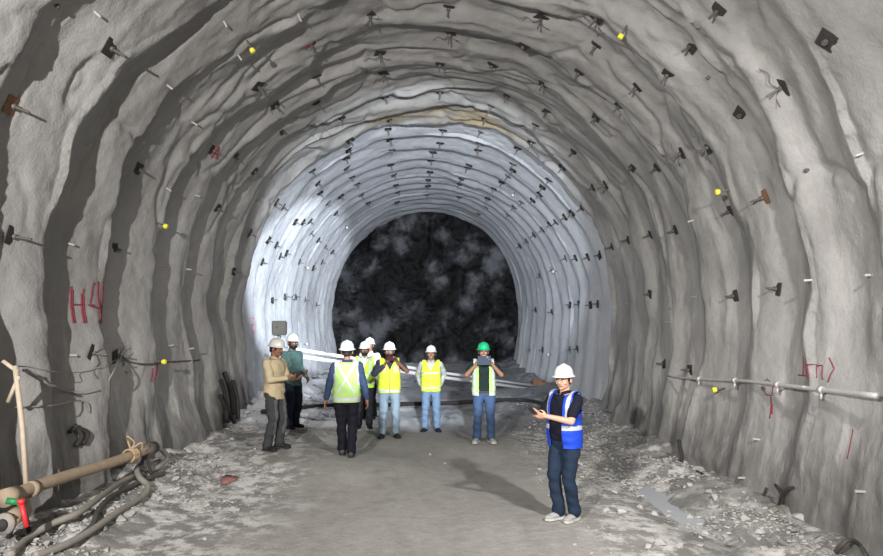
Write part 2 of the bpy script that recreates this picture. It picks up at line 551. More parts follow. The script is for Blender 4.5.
# ------------------------------------------------------------------ the setting
ys = np.concatenate([np.arange(-7.0, 4.2, .2), np.arange(4.2, 17.0, .036), np.arange(17.0, Y_FACE + .4, .05)])
UMAX = HALF + 3.4; USPL = HALF * .62


def lining_part(name, u0, u1):
    n = max(10, int((u1 - u0) / .045)); us = np.linspace(u0, u1, n)
    U, Y = np.meshgrid(us, ys, indexing='ij')
    D = lining(U, Y); X, Z = section(U, D)
    return structure(link(name, grid_mesh(name, X, Y, Z, flip=True), M['shot']))


lining_part('wall_left', -UMAX, -USPL)
lining_part('ceiling', -USPL, USPL)
lining_part('wall_right', USPL, UMAX)

gx = np.arange(-5.2, 5.21, .04)
gy = np.concatenate([np.arange(-7.0, 4.4, .2), np.arange(4.4, 17, .04), np.arange(17, Y_FACE + .3, .08)])
GX, GY = np.meshgrid(gx, gy, indexing='ij')
structure(link('floor', grid_mesh('floor', GX, GY, ground(GX, GY), flip=True), M['ground']))

fx_ = np.arange(-5, 5.01, .05); fz_ = np.arange(-.5, 7.7, .05)
FX, FZ = np.meshgrid(fx_, fz_, indexing='ij')
FD = .30 * fbm(FX * .6, FZ * .6, 61, 3) + .22 * np.abs(fbm(FX * 1.3, FZ * 1.3, 63, 3)) + .07 * fbm(FX * 4, FZ * 4, 65, 3)
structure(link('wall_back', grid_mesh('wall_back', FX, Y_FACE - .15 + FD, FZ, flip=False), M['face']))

# ------------------------------------------------------------------ rock bolts
def orient(u, tilt=0.0, spin=0.0, rnd=None):
    n = inward(u); yax = Vector((0, 1, 0)); t = yax.cross(n).normalized()
    m = Matrix((t, yax, n)).transposed()
    m = m @ Euler((tilt, (rnd or 0), spin)).to_matrix()
    return m.to_euler()


def plate_geo(size, th=.012):
    g = Geo(); h = size / 2; c = size * .03
    pts = [(-h + c, -h), (h - c, -h), (h, -h + c), (h, h - c), (h - c, h), (-h + c, h), (-h, h - c), (-h, -h + c)]
    n = len(pts)
    V = [(x, y, .008) for x, y in pts] + [(x, y, .008 + th * .7) for x, y in pts] + [(x * .35, y * .35, th + .010) for x, y in pts]
    F = [tuple(range(n - 1, -1, -1))]
    for k in range(n): F.append((k, (k + 1) % n, n + (k + 1) % n, n + k)); F.append((n + k, n + (k + 1) % n, 2 * n + (k + 1) % n, 2 * n + k))
    F.append(tuple(2 * n + k for k in range(n)))
    return g.add(V, F)


def bolt_proto(size, rod_len, rod_r, rod_mat, plate=True, cap=None, wire=False, plate_mat=None):
    root = empty('rock_bolt', (0, 0, 0))
    if plate:
        p = plate_geo(size).build('bearing_plate', plate_mat or M['plate'], root, smooth=False)
        Geo().rings([(0, 0, .030, .030, .030), (0, 0, .062, .030, .030)], n=6).build('nut', M['rod'], root, smooth=False)
    g = Geo(); g.tube([(0, 0, -.05), (0, 0, rod_len)], rod_r, 8)
    for k in range(int(rod_len / .03)): g.tube([(0, 0, .02 + k * .03), (0, 0, .028 + k * .03)], rod_r * 1.18, 8)
    g.build('threaded_rod', rod_mat, root, smooth=False)
    if wire:
        w = Geo().tube(smooth_path([(0, 0, .05), (.10, .05, .10), (.20, .08, .07), (.28, .12, .12)]), .008, 6)
        w.tube(smooth_path([(0, 0, .05), (-.10, .04, .09), (-.17, -.04, .13)]), .007, 6)
        w.build('tie_wire', M['rod'], root)
    if cap:
        Geo().rings([(0, 0, rod_len - .01, .035, .035), (0, 0, rod_len + .03, .04, .04), (0, 0, rod_len + .045, .03, .03)], n=12).build('reflector_cap', M[cap], root, smooth=False)
    return root


def copy_tree(o, parent=None):
    c = o.copy(); COL.objects.link(c); c.parent = parent
    for ch in list(o.children): copy_tree(ch, c)
    return c


PROTO = {
    'P': dict(size=.17, rod_len=.16, rod_r=.014, rod_mat=M['rod']),              # plate and rod
    'W': dict(size=.19, rod_len=.20, rod_r=.013, rod_mat=M['rod'], wire=True),   # plate, rod, tie wires
    'B': dict(size=.20, rod_len=.05, rod_r=.015, rod_mat=M['pale_rod']),         # big plate, short stub
    'L': dict(size=.20, rod_len=.22, rod_r=.013, rod_mat=M['rod']),              # large, long rod
    'O': dict(size=.19, rod_len=.20, rod_r=.013, rod_mat=M['rod'], plate_mat=M['rust']),
    'S': dict(size=.05, rod_len=.10, rod_r=.013, rod_mat=M['pale_rod'], plate=False),   # bare pale stub
    'N': dict(size=.05, rod_len=.05, rod_r=.022, rod_mat=M['rod'], plate=False),   # dark stub end
    'Y': dict(size=.05, rod_len=.16, rod_r=.012, rod_mat=M['rod'], plate=False, cap='yellow'),
    'T': dict(size=.05, rod_len=.12, rod_r=.010, rod_mat=M['rod'], plate=False, cap='white'),
    'R': dict(size=.21, rod_len=.16, rod_r=.013, rod_mat=M['rod']),              # small ones of the rear
}
DESC = {'P': 'rock bolt with dark square plate', 'W': 'dark-plated rock bolt with loose tie wires', 'B': 'rock bolt with big bare dark plate',
        'L': 'long rock bolt with dark plate', 'O': 'rock bolt with rusty orange plate', 'S': 'bare pale bolt stub', 'N': 'small dark bolt end',
        'Y': 'survey pin with yellow cap', 'T': 'survey pin with tiny white cap', 'R': 'small dark rock bolt'}
CATS = {'Y': 'survey marker', 'T': 'survey marker', 'S': 'bolt', 'N': 'bolt'}
front_px = """10,105,O 110,48,L 167,85,S 192,122,S 95,12,S 55,4,N 223,20,S 246,39,Y 238,55,S 257,85,W 298,14,S 311,44,P
370,15,W 316,75,P 380,53,W 384,73,W 274,104,P 317,103,P 385,97,P 342,118,P 283,131,P 390,120,P 388,129,P 82,142,S 137,168,P
10,236,L 66,243,S 115,249,P 156,222,Y 166,188,S 195,195,S 217,208,P 163,266,S 186,269,S 235,156,P 254,171,P 230,271,P 212,150,P
68,355,S 90,353,W 168,346,S 154,362,Y 116,356,W 186,349,S
440,64,P 440,92,P 450,33,W 449,5,P 523,46,B 541,18,W 492,65,B 543,84,P 507,96,P 491,106,P 547,111,P 536,125,P 485,119,P
597,18,W 596,46,P 579,72,P 637,87,P 620,105,P 596,118,P 628,24,Y 573,152,P 480,132,P 582,208,P 593,187,P 607,184,W 632,167,P 657,168,P
691,46,P 668,74,P 711,76,N 742,114,B 784,86,W 828,40,B 719,10,P 681,153,W 709,147,W 730,190,Y 731,211,P 766,197,O 694,220,S
675,230,P 808,170,N 864,153,S 815,280,S 873,275,S 650,235,P 650,294,P 697,297,S 735,296,P 778,289,P 690,370,P 727,388,Y 628,240,P
670,322,S 664,364,P 765,388,N 811,388,S 866,492,S 745,478,S 612,247,P 629,304,S 760,440,S""".split()
rear_px = """250,233 276,202 283,207 312,171 320,193 328,203 336,213 310,221 303,222 294,221 276,245 286,253 299,262 349,150 346,158 347,168 352,177
357,184 361,195 368,203 392,150 391,165 394,175 396,185 398,192 397,202 440,143 433,152 431,160 430,172 428,180 428,186 427,195 311,233 318,240 325,247 332,252
443,130 480,143 478,150 469,165 467,168 461,179 459,184 459,197 532,142 518,148 513,164 513,170 508,176 502,182 494,188 488,198 486,207 479,214
563,167 549,180 543,187 540,194 533,200 522,202 514,207 508,215 572,213 565,217 556,222 550,224 543,229 534,235 527,241 520,246
600,255 588,257 576,258 566,258 540,276 552,270 536,310 552,312 571,305 579,304 591,305 598,304 530,350 543,350 570,350 578,349 268,240 280,256 272,300
284,297 296,297 305,300 316,305 262,262 322,262 313,268 390,140 350,140 318,183 341,196""".split()
white_px = "304,267 345,225 515,192 557,271 552,354 303,344".split()
WORDS = ['first', 'second', 'third', 'fourth', 'fifth', 'sixth', 'seventh', 'eighth', 'ninth', 'tenth', 'eleventh', 'twelfth', 'thirteenth', 'fourteenth']
HOURS = {0: 'twelve', 1: 'one', 2: 'two', 3: 'three', 4: 'four', 8: 'eight', 9: 'nine', 10: 'ten', 11: 'eleven'}


def clock(px, py):
    a = math.degrees(math.atan2(px - 428, 325 - py)) % 360
    h = int(round(a / 15)) % 24
    hr = HOURS.get((h // 2) % 12, 'twelve')
    return ('half past ' + hr) if h % 2 else (hr + " o'clock")


bolts = []
for s in front_px: a, b, k = s.split(','); bolts.append((float(a), float(b), k, 'front'))
for s in rear_px: a, b = s.split(','); bolts.append((float(a), float(b), 'R', 'rear'))
for s in white_px: a, b = s.split(','); bolts.append((float(a), float(b), 'T', 'rear'))
rows = {}
for b in bolts:
    h = clock(b[0], b[1]); rows.setdefault((b[3], h, b[2]), []).append(b)
rb = random.Random(3)
protos = {}
for (zone, h, kind), lst in rows.items():
    lst.sort(key=lambda b: math.hypot(b[0] - 428, b[1] - 325))
    for i, (px, py, k, _) in enumerate(lst):
        if k not in protos: protos[k] = bolt_proto(**PROTO[k]); o = protos[k]
        else: o = copy_tree(protos[k])
        u, y = wall_hit(px, py)
        y0 = y; best = None
        p = tunnel_at(u, y, -.012 if k != 'R' else -.004)
        o.location = p
        o.rotation_euler = orient(u, R(rb.uniform(-9, 9)), R(rb.uniform(-30, 30)) if k in 'WB' else R(rb.uniform(-12, 12)), R(rb.uniform(-9, 9)))
        where = 'on grey lining' if zone == 'front' else 'on white lining'
        if len(lst) == 1: lab = f'{DESC[k]} {where}, at {h}'
        else: lab = f'{DESC[k]} {where}, {h}, {WORDS[i]} from centre'
        grp = {'Y': 'yellow capped survey pins', 'T': 'white capped survey pins', 'S': 'bare bolt stubs', 'N': 'small dark bolt ends', 'R': 'rock bolts in the white lining'}.get(k, 'plated rock bolts in the grey lining')
        tag(o, lab, CATS.get(k, 'rock bolt'), grp)
        if k in 'YT': o.name = 'survey_marker'
        elif k in 'SN': o.name = 'bolt_stub'


# ------------------------------------------------------------------ sprayed paint marks on the lining
def paint(strokes, px0, py0, scale, mat, name, label, r=.012, more=()):
    """strokes in a local frame of 1 high; laid along the wall surface"""
    g = Geo()
    for strokes, px0, py0 in [(strokes, px0, py0)] + list(more):
      u0, y0 = wall_hit(px0, py0)
      base = section(u0)[1]
      sy = 1 if u0 < 0 else -1
      for st in strokes:
        pts = []
        for a, b in st: pts.append(Vector((a, b, 0)))
        dense = []
        for i in range(len(pts) - 1):
            for k in range(6): dense.append(pts[i].lerp(pts[i + 1], k / 6))
        dense.append(pts[-1])
        out = []
        for v in dense:
            yy = y0 + sy * v.x * scale[0]; zz = float(base) + v.y * scale[1]
            uu = u_of(math.copysign(4.5, u0), zz) if zz < ZC else u0 - math.copysign(v.y * scale[1], u0)
            out.append(tunnel_at(uu, yy, r * .3))
        g.tube(out, r, 6)
    return tag(g.build(name, mat), label, 'painted mark')


H_ = [[(0, 0), (0, 1)], [(.08, 0), (.08, .9)], [(.55, 0), (.55, .95)], [(.45, 0), (.47, .8)], [(0, .5), (.55, .5)]]
DASH = [[(.75, .5), (1.05, .5)]]
FOUR = [[(1.85, .25), (1.25, .3), (1.6, 1.05)], [(1.75, -.2), (1.78, 1.05)], [(1.86, .0), (1.86, 1.0)]]
paint(H_ + DASH, 72, 323, (.32, .46), M['red_paint'], 'painted_mark', 'dark red H-4 sprayed on the left wall at head height', more=[([[(.5, .25), (0, .3), (.28, 1.0)], [(.5, -.2), (.5, 1.05)]], 90, 317), ([[(0, -.2), (0, 1)], [(.06, 0), (.08, .9)]], 101, 317)])
paint([[(0, 0), (.5, 0)], [(.25, 0), (.25, 1)], [(1.2, .65), (.8, .6), (.75, .1), (1.15, .05), (1.2, .7), (1.25, 0)],
       [(1.5, 0), (1.5, .7), (1.75, .7), (1.78, .05)], [(1.8, .65), (2.05, .7), (2.1, 0)], [(2.3, 1.1), (2.55, .6), (2.35, -.1)]],
      800, 375, (.30, .22), M['red_paint'], 'painted_mark', 'faint red lettering sprayed above the pipe on the right wall', .008)
paint([[(.6, 1), (.1, 1), (.05, .55), (.5, .6), (.6, .2), (.3, 0), (0, .1)]], 252, 334, (.7, .40), M['pink_paint'], 'painted_mark', 'pink numeral 5 sprayed on the white lining at left', .016)
paint([[(0, 0), (0, 1)], [(0, .5), (.6, .5)], [(.6, 0), (.6, 1)], [(.8, .5), (1.1, .5)], [(1.7, .3), (1.3, .3), (1.6, 1)], [(1.65, 0), (1.65, 1)]],
      284, 300, (1.0, .26), M['dark_paint'], 'painted_mark', 'small dark H-4 written on the white lining at left', .014)
paint([[(.0, .5), (.2, .1), (.5, .1), (.6, .6), (.3, .9), (.0, .6)]], 762, 396, (.35, .25), M['red_paint'], 'painted_mark', 'red ring painted just below the pipe on the right wall', .007)
paint([[(.1, 0), (.15, .5), (.12, .9)], [(.2, .2), (.22, .6)]], 769, 418, (.3, .3), M['red_paint'], 'painted_mark', 'red streak below the red ring on the right wall', .010)
paint([[(.1, 0), (.1, .8)], [(.35, .1), (.4, 1)], [(.6, .3), (.6, .9)]], 149, 382, (.35, .26), M['red_paint'], 'painted_mark', 'dark red daub below the yellow pin on the left wall', .013)
paint([[(.1, 0), (.1, 1)]], 846, 458, (.3, .30), M['red_paint'], 'painted_mark', 'thin red drip low on the right wall', .006)
paint([[(.0, 0), (.3, .7)], [(.3, .2), (0, .8)]], 302, 47, (.3, .25), M['red_paint'], 'painted_mark', 'red cross daubed beside a bolt up on the left shoulder', .018)
paint([[(.0, 0), (.1, .9)], [(.3, .1), (.1, .9)], [(.1, .5), (.25, .4)]], 211, 157, (.35, .26), M['red_paint'], 'painted_mark', 'red daub around a bolt on the upper left wall', .022)

# ------------------------------------------------------------------ pipe along the right wall
pts = []
for i, (px, py) in enumerate([(672, 376), (700, 378), (727, 380), (755, 382), (785, 385), (815, 387), (850, 390), (883, 392), (930, 396)]):
    u, y = wall_hit(px, py) if px < 883 else (None, None)
    if u is None:
        u, y = wall_hit(875, 391); q = pts[-1] + (pts[-1] - pts[-2]) * .8; q.x = pts[-1].x + .02; pts.append(q); continue
    p = tunnel_at(u, y, .05); pts.append(p)
# keep the pipe nearly straight, in front of the bulges
a, b = pts[1], pts[-1]
xin = min(p.x for p in pts)
line = []
for i in range(25):
    f = i / 24; y = pts[0].y + (pts[-1].y - pts[0].y) * f
    z = float(np.interp(-y, [-p.y for p in pts], [p.z for p in pts])) - .015 * math.sin(f * 9)
    uu = u_of(4.5, z)
    wall_x = min(tunnel_at(uu, yy, .035).x for yy in np.arange(y - .5, y + .5, .08))
    line.append(Vector((wall_x, y, z)))
for _ in range(6):
    line = [line[0]] + [(line[i - 1] + line[i] * 2 + line[i + 1]) / 4 for i in range(1, len(line) - 1)] + [line[-1]]
wp = empty('wall_pipe', line[12])
inv = lambda P, o=wp: [p - Vector(o.location) for p in P]
Geo().tube(inv(line), [.013 + .016 * i / 24 for i in range(25)], 12).build('pipe_run', M['galv'], wp)
for k in (6, 11, 16, 20):
    p = line[k] - Vector(wp.location)
    g = Geo(); g.tube([p + Vector((0, -.025, 0)), p + Vector((0, .025, 0))], .04, 10); g.tube([p, p + Vector((.25, 0, -.01))], .012, 6)
    g.tube([p + Vector((0, 0, -.03)), p + Vector((-.01, 0, -.10))], .016, 6)
    g.build('pipe_bracket', M['galv'], wp)
tag(wp, 'pale metal pipe running along the right wall at chest height', 'pipe')

# ------------------------------------------------------------------ mud coated pipe and what hangs round it, left foreground
def tube_thing(name, label, cat, pts, r, mat, per=8, n=12, group=None):
    return tag(Geo().tube(smooth_path(pts, per), r, n).build(name, mat), label, cat, group)


A = from_pixel(8, 497, 6.15); B = from_pixel(152, 448, 8.75)
op = empty('mud_coated_pipe', A.lerp(B, .5))
L = lambda p: p - Vector(op.location)
axis = (B - A).normalized()
Geo().tube([L(A + (B - A) * t) + Vector((0, 0, .01 * math.sin(t * 7))) for t in np.linspace(0, 1, 20)], .062, 14).build('pipe_body', M['ochre_pipe'], op)
Geo().tube([L(A - axis * .06), L(A + axis * .10)], .085, 14).build('coupling', M['ochre_pipe'], op)
Geo().tube([L(A + axis * .28), L(A + axis * .36)], .078, 14).build('coupling', M['ochre_pipe'], op)
Geo().tube([L(B - axis * .14), L(B + axis * .05)], .08, 14).build('coupling', M['darkhose'], op)['label'] = 'dark end coupling'
tag(op, 'mud-coated pipe lying along the foot of the left wall', 'pipe')
for f, lab in ((.06, 'dark prop under the near end of the muddy pipe'), (.93, 'dark prop under the far end of the muddy pipe')):
    p = A.lerp(B, f); z0 = gz(p.x, p.y) - .03
    g = Geo(); g.tube([(p.x - .10, p.y, z0), (p.x, p.y, p.z - .045)], .025, 8); g.tube([(p.x + .12, p.y + .02, gz(p.x + .12, p.y) - .03), (p.x, p.y + .02, p.z - .045)], .022, 8)
    tag(g.build('pipe_prop', M['scrap']), lab, 'pipe support', 'props of the muddy pipe')
# rope tied round the far part
g = Geo(); c = A.lerp(B, .80)
for k in range(4):
    cc = c + axis * (.035 * k - .05)
    g.tube([cc + (Vector((1, 0, 0)) * math.cos(t) + Vector((0, 0, 1)) * math.sin(t)) * .078 for t in np.linspace(0, 2 * math.pi, 17)], .012, 6)
g.tube(smooth_path([c + Vector((0, 0, .07)), c + Vector((-.05, .02, .17)), c + Vector((-.02, -.06, .24)), c + Vector((.04, 0, .16)), c + Vector((0, .02, .08))]), .012, 6)
g.tube(smooth_path([c + Vector((0, 0, .07)), c + Vector((.12, .02, .15)), c + Vector((.10, .09, .05))]), .011, 6)
tag(g.build('rope_lashing', M['rope']), 'tan rope knotted round the far part of the muddy pipe', 'rope')
# green and red fittings at the near end
p = from_pixel(12, 503, 6.0)
g = Geo(); g.tube([p + Vector((-.05, 0, .02)), p + Vector((.05, .03, .0))], .030, 12); g.tube([p + Vector((.05, .03, .0)), p + Vector((.08, .035, -.01))], .042, 12)
tag(g.build('hose_fitting', M['green']), 'green plastic fitting at the near end of the muddy pipe', 'fitting')
p = from_pixel(21, 506, 5.95); q_ = from_pixel(27, 527, 5.95)
g = Geo(); g.tube([p + Vector((0, 0, .03)), q_], .022, 10); g.tube([p + Vector((0, 0, .02)), p + Vector((0, 0, .06))], .032, 10)
tag(g.build('valve_handle', M['red']), 'bright red handle hanging below the muddy pipe', 'handle')
fl = from_pixel(4, 524, 5.9); fo = empty('pipe_flange', fl)
Geo().tube([(0, -.02, 0), (0, .03, 0)], .095, 20).build('flange_ring', M['hose'], fo)
Geo().tube([(0, -.05, 0), (0, -.02, 0)], .05, 16).build('flange_bore', M['scrap'], fo)
Geo().tube([(0, .02, 0), (-.05, .35, .02)], .075, 14).build('pipe_stub', M['ochre_pipe'], fo)
tag(fo, 'muddy round pipe flange at the lower left corner below the timber post', 'flange')
# hoses on the ground
def gp(px, py, lift): v = ground_hit(px, py, lift); v.z = gz(v.x, v.y) + lift; return v
tube_thing('ground_hose', 'pale grey hose looping from the muddy pipe down to the corner', 'hose',
           [gp(10, 556, .05), gp(28, 538, .06), gp(52, 524, .10), gp(80, 512, .12), gp(102, 496, .12), gp(120, 483, .10), gp(133, 476, .06)], .034, M['hose'])
tube_thing('ground_hose', 'thick grey hose nearest the track ending in a bend', 'hose',
           [gp(34, 556, .04), gp(60, 548, .05), gp(90, 532, .05), gp(118, 512, .06), gp(142, 497, .07), gp(148, 487, .08), gp(140, 478, .12), gp(137, 470, .14), gp(141, 465, .12), gp(149, 468, .07)], .036, M['hose'])
tube_thing('ground_hose', 'dark hose running between the two grey hoses', 'hose',
           [gp(75, 540, .04), gp(92, 526, .05), gp(98, 512, .05), gp(110, 498, .06), gp(128, 488, .06), gp(150, 478, .05), gp(164, 474, .04)], .030, M['darkhose'])
tube_thing('ground_hose', 'dark hose bent over the far end of the muddy pipe', 'hose',
           [B + Vector((0, .05, 0)), gp(160, 449, .30), gp(168, 458, .12), gp(160, 466, .07), gp(150, 471, .05)], .032, M['hose'])
# timber post and the wires on the left wall
dep = 6.45
p0 = from_pixel(15, 366, dep); p1 = from_pixel(28, 492, dep)
g = Geo(); g.tube([p0, p0.lerp(p1, .5) + Vector((.01, 0, 0)), p1 - Vector((0, 0, .05))], .022, 8)
tp = empty('timber_post', (p1.x, p1.y, p1.z)); tp_l = Vector(tp.location)
Geo().tube([p0 - tp_l, p0.lerp(p1, .5) - tp_l + Vector((.01, 0, 0)), p1 - tp_l - Vector((0, 0, .12))], .024, 8).build('post', M['wood'], tp)
Geo().tube([from_pixel(19, 376, dep) - tp_l, from_pixel(8, 402, dep + .02) - tp_l], .020, 8).build('brace', M['wood'], tp)
Geo().tube([from_pixel(3, 361, dep) - tp_l, from_pixel(18, 372, dep) - tp_l], .02, 8).build('cross_peg', M['wood'], tp)
tag(tp, 'pale timber post leaning on the left wall above the pipe', 'post')


def wall_line(pxs, lift):
    out = []
    for px, py in pxs:
        u, y = wall_hit(px, py); out.append(tunnel_at(u, y, lift))
    return smooth_path(out, 8)


def wall_cable(pxs, r, mat, label, lift=.05):
    P = wall_line(pxs, lift)
    # stay clear of the bulges
    out = []
    for p in P:
        uu = u_of(p.x, p.z); y = p.y; t = tunnel_at(uu, y, lift)
        out.append(Vector((max(p.x, t.x) if p.x < 0 else min(p.x, t.x), p.y, p.z)))
    return tag(Geo().tube(out, r, 8).build('wall_cable', mat), label, 'cable')


wall_cable([(18, 370), (30, 375), (45, 385), (60, 391), (76, 393), (92, 390)], .014, M['cable'], 'thick grey cable sagging from the timber post along the left wall')
wall_cable([(2, 366), (20, 366), (50, 372), (75, 372), (100, 365), (116, 357)], .005, M['cable'], 'thin taut wire from the timber post to the left wall bolt')
wall_cable([(0, 407), (20, 407), (50, 405), (75, 401), (84, 413)], .008, M['cable'], 'thin lower wire drooping along the left wall')
wall_cable([(117, 357), (127, 362), (143, 364), (160, 362), (178, 361), (196, 360)], .010, M['darkhose'], 'dark cable swagged past the yellow pin on the left wall')
wall_cable([(103, 381), (110, 369), (118, 356)], .012, M['cable'], 'short pale cable rising to the bolt on the left wall')

# ------------------------------------------------------------------ box on the white lining
u, y = wall_hit(272, 328)
p = from_pixel(279.5, 328, y)
bx = empty('junction_box', p)
Geo().box((0, 0, 0), (.42, .16, .42)).build('box_body', M['box'], bx, smooth=False, bevel=.03)
Geo().box((0, -.085, 0), (.36, .02, .36)).build('cover', M['box'], bx, smooth=False, bevel=.008)
Geo().tube([(-.05, -.1, .03), (-.05, -.13, .03)], .02, 8).build('latch', M['plate'], bx)
g = Geo(); g.tube([(-.8, .05, .05), (-.18, .05, .05)], .02, 8); g.tube([(-.8, .05, -.1), (-.18, .05, -.1)], .02, 8); g.build('wall_bracket', M['plate'], bx)
g = Geo().tube(smooth_path([(.02, 0, -.2), (.02, .02, -.32), (-.05, .02, -.45), (-.03, .02, -.7)]), .02, 8); g.build('cable_tail', M['plate'], bx)
tag(bx, 'muddy square box on the white lining above the two left workers', 'junction box')

# ------------------------------------------------------------------ twin white pipes behind the crew
P0 = from_pixel(293, 349.5, 15.3); P1 = from_pixel(545, 389, 21.0)
up = Vector((0, 0, 1))
z1 = gz(P1.x, P1.y)
for off, r, mat, lab in ((.0, .040, M['whitepipe'], 'upper of two long white pipes slanting behind the crew'), (-.155, .048, M['whitepipe'], 'lower of two long white pipes slanting behind the crew')):
    a = P0 + up * (off + .02) + Vector((0.0, .02, 0)); b = P1 + up * (off * .7 + .05)
    root = empty('long_pipe', a)
    Geo().tube([Vector((0, 0, 0)), (b - a) * .5 + Vector((0, 0, -.03)), b - a], r, 12).build('pipe_run', mat, root)
    for f in (.25, .62): Geo().tube([(b - a) * f - (b - a).normalized() * .06, (b - a) * f + (b - a).normalized() * .06 + Vector((0, 0, 0))], r * 1.35, 12).build('collar', M['pinkpipe'], root)
    tag(root, lab, 'pipe', 'twin white pipes behind the crew')
# trestles carrying the pipes
for f, lab in ((.015, 'steel trestle holding the raised left ends of the white pipes'), (.97, 'rusty block stand under the right ends of the white pipes')):
    c = P0.lerp(P1, f) + up * -.16; zz = gz(c.x, c.y)
    tr = empty('pipe_trestle', (c.x, c.y, zz)); h = max(.12, c.z - zz - .03)
    m = M['plate'] if f < .5 else M['rust']
    if h > .4:
        for sx in (-1, 1): Geo().tube([(0, .18 * sx, -.03), (0, .05 * sx, h)], .022, 8).build('leg', m, tr)
        Geo().tube([(0, -.10, h), (0, .10, h)], .025, 8).build('saddle', m, tr)
    else:
        Geo().box((0, 0, h / 2 - .02), (.5, .3, h)).build('block', m, tr, smooth=False, bevel=.02)
        Geo().box((-.1, -.05, h + .03), (.3, .2, .1)).build('wedge', m, tr, smooth=False, bevel=.02)
    tag(tr, lab, 'stand')

# ------------------------------------------------------------------ rubble
def stone_mesh(seed, n=2):
    rs = random.Random(seed); bm = bmesh.new()
    pts = [Vector((rs.gauss(0, 1), rs.gauss(0, 1), rs.gauss(0, 1))).normalized() for _ in range(16)]
    for p in pts: bm.verts.new((p.x * rs.uniform(.8, 1.1), p.y * rs.uniform(.6, 1), p.z * rs.uniform(.45, .75)))
    bmesh.ops.convex_hull(bm, input=bm.verts[:])
    for v in [v for v in bm.verts if not v.link_faces]: bm.verts.remove(v)
    bmesh.ops.bevel(bm, geom=bm.edges[:], offset=.07, segments=1, affect='EDGES')
    me = bpy.data.meshes.new('rock'); bm.to_mesh(me); bm.free(); return me


stones = [stone_mesh(i) for i in range(6)]
stones_b = [s.copy() for s in stones]
for s in stones: s.materials.append(M['rock'])
for s in stones_b: s.materials.append(M['rock2'])
rocks = """60,528,.13 75,517,.16 87,522,.12 105,531,.10 120,520,.20 128,516,.14 60,515,.12 35,534,.09 190,452,.16 203,446,.13 212,458,.12 175,480,.13 190,475,.12
185,490,.09 209,463,.10 160,500,.12 118,508,.09 46,545,.10 205,540,.06 240,490,.09 228,502,.05 252,488,.07 430,455,.06 445,464,.05 272,497,.05
607,512,.11 622,513,.15 640,508,.10 655,515,.10 670,512,.08 690,520,.14 700,525,.09 715,500,.16 710,494,.14 735,545,.20 760,535,.13 785,545,.13
800,520,.18 820,500,.14 845,520,.22 660,545,.16 648,548,.10 680,548,.11 540,430,.12 548,440,.14 530,428,.10 545,455,.10 540,470,.09 600,452,.13 612,460,.12
620,440,.14 633,450,.12 645,460,.18 600,470,.10 610,480,.08 550,425,.12 640,478,.09 590,440,.10 575,545,.05 170,462,.10 148,512,.08 232,440,.12 240,432,.14
255,450,.08 870,548,.14 720,540,.12 765,550,.10 700,546,.08 745,520,.14 775,512,.12 690,486,.12 676,478,.10""".split()
rr = random.Random(11)
rocks = [tuple(float(v) for v in s.split(',')) for s in rocks]
rows = {'left': [], 'right': [], 'track': []}
for px, py, s in rocks:
    v = ground_hit(px, py); rows['left' if v.x < -2.2 else 'right' if v.x > 1.6 else 'track'].append((v.y, px, py, s, v))
SIZE = lambda s: 'fist-sized' if s < .09 else 'head-sized' if s < .15 else 'large'
cnt = {}
for side, lst in rows.items():
    lst.sort()
    for dpt, px, py, s, v in lst:
        pale = rr.random() < .7
        me = (stones if pale else stones_b)[rr.randrange(6)]
        o = bpy.data.objects.new('rubble_rock', me); COL.objects.link(o)
        k = s * .5; o.scale = (k, k, k * rr.uniform(.8, 1.1)); o.rotation_euler = (rr.uniform(-.3, .3), rr.uniform(-.3, .3), rr.uniform(0, 6.3))
        o.location = (v.x, v.y, gz(v.x, v.y) + k * .25)
        key = (SIZE(s), 'pale' if pale else 'grey', side); i = cnt.get(key, 0); cnt[key] = i + 1
        place = {'left': 'along the left wall', 'right': 'along the right wall', 'track': 'beside the open track'}[side]
        tag(o, f'{key[0]} {key[1]} rock {place}, {WORDS[i] if i < len(WORDS) else "%dth" % (i + 1)} nearest the viewer', 'rock', 'loose rocks ' + place)
# crushed fragments that nobody could count
rs = np.random.RandomState(5)
V = []; F = []
base = [[np.array(v.co[:]) for v in s.vertices] for s in stones[:3]]
small = []
for i in range(3):
    bm = bmesh.new(); r2 = random.Random(50 + i)
    for _ in range(8): bm.verts.new((r2.uniform(-1, 1), r2.uniform(-.8, .8), r2.uniform(-.5, .5)))
    bmesh.ops.convex_hull(bm, input=bm.verts[:])
    for v in [v for v in bm.verts if not v.link_faces]: bm.verts.remove(v)
    bm.verts.index_update()
    small.append(([v.co.copy() for v in bm.verts], [tuple(v.index for v in f.verts) for f in bm.faces])); bm.free()
for lab, sgn, count in (('crushed pale rubble strewn along the foot of the left wall', -1, 5200), ('crushed pale rubble strewn along the foot of the right wall', 1, 6500)):
    V = []; F = []
    n = 0
    while n < count:
        y = 4.6 + 13 * rs.rand() ** 1.3
        x = sgn * (4.3 - abs(rs.normal(0, 1.0 if sgn < 0 else 1.25)))
        if x * sgn < 1.5 or x * sgn > 3.95: continue
        if vnoise(x * 1.3, y * 1.3, 77) + .25 < rs.rand() * .9 - .2: continue
        s = .008 + .026 * rs.rand() ** 3 + (.025 * rs.rand() if rs.rand() < .09 else 0)
        if s > .02 and abs(x) < 2.2: s *= .5
        cv, cf = small[n % 3]; a = rs.rand() * 6.3; ca, sa = math.cos(a), math.sin(a); z = gz(x, y) + s * .2
        o = len(V)
        for c in cv: V.append((x + s * (c.x * ca - c.y * sa), y + s * (c.x * sa + c.y * ca), z + s * c.z))
        F += [tuple(i + o for i in f) for f in cf]; n += 1
    tag(link('rubble', raw_mesh('rubble', V, F), M['rock'], smooth=False), lab, 'rubble', kind='stuff')

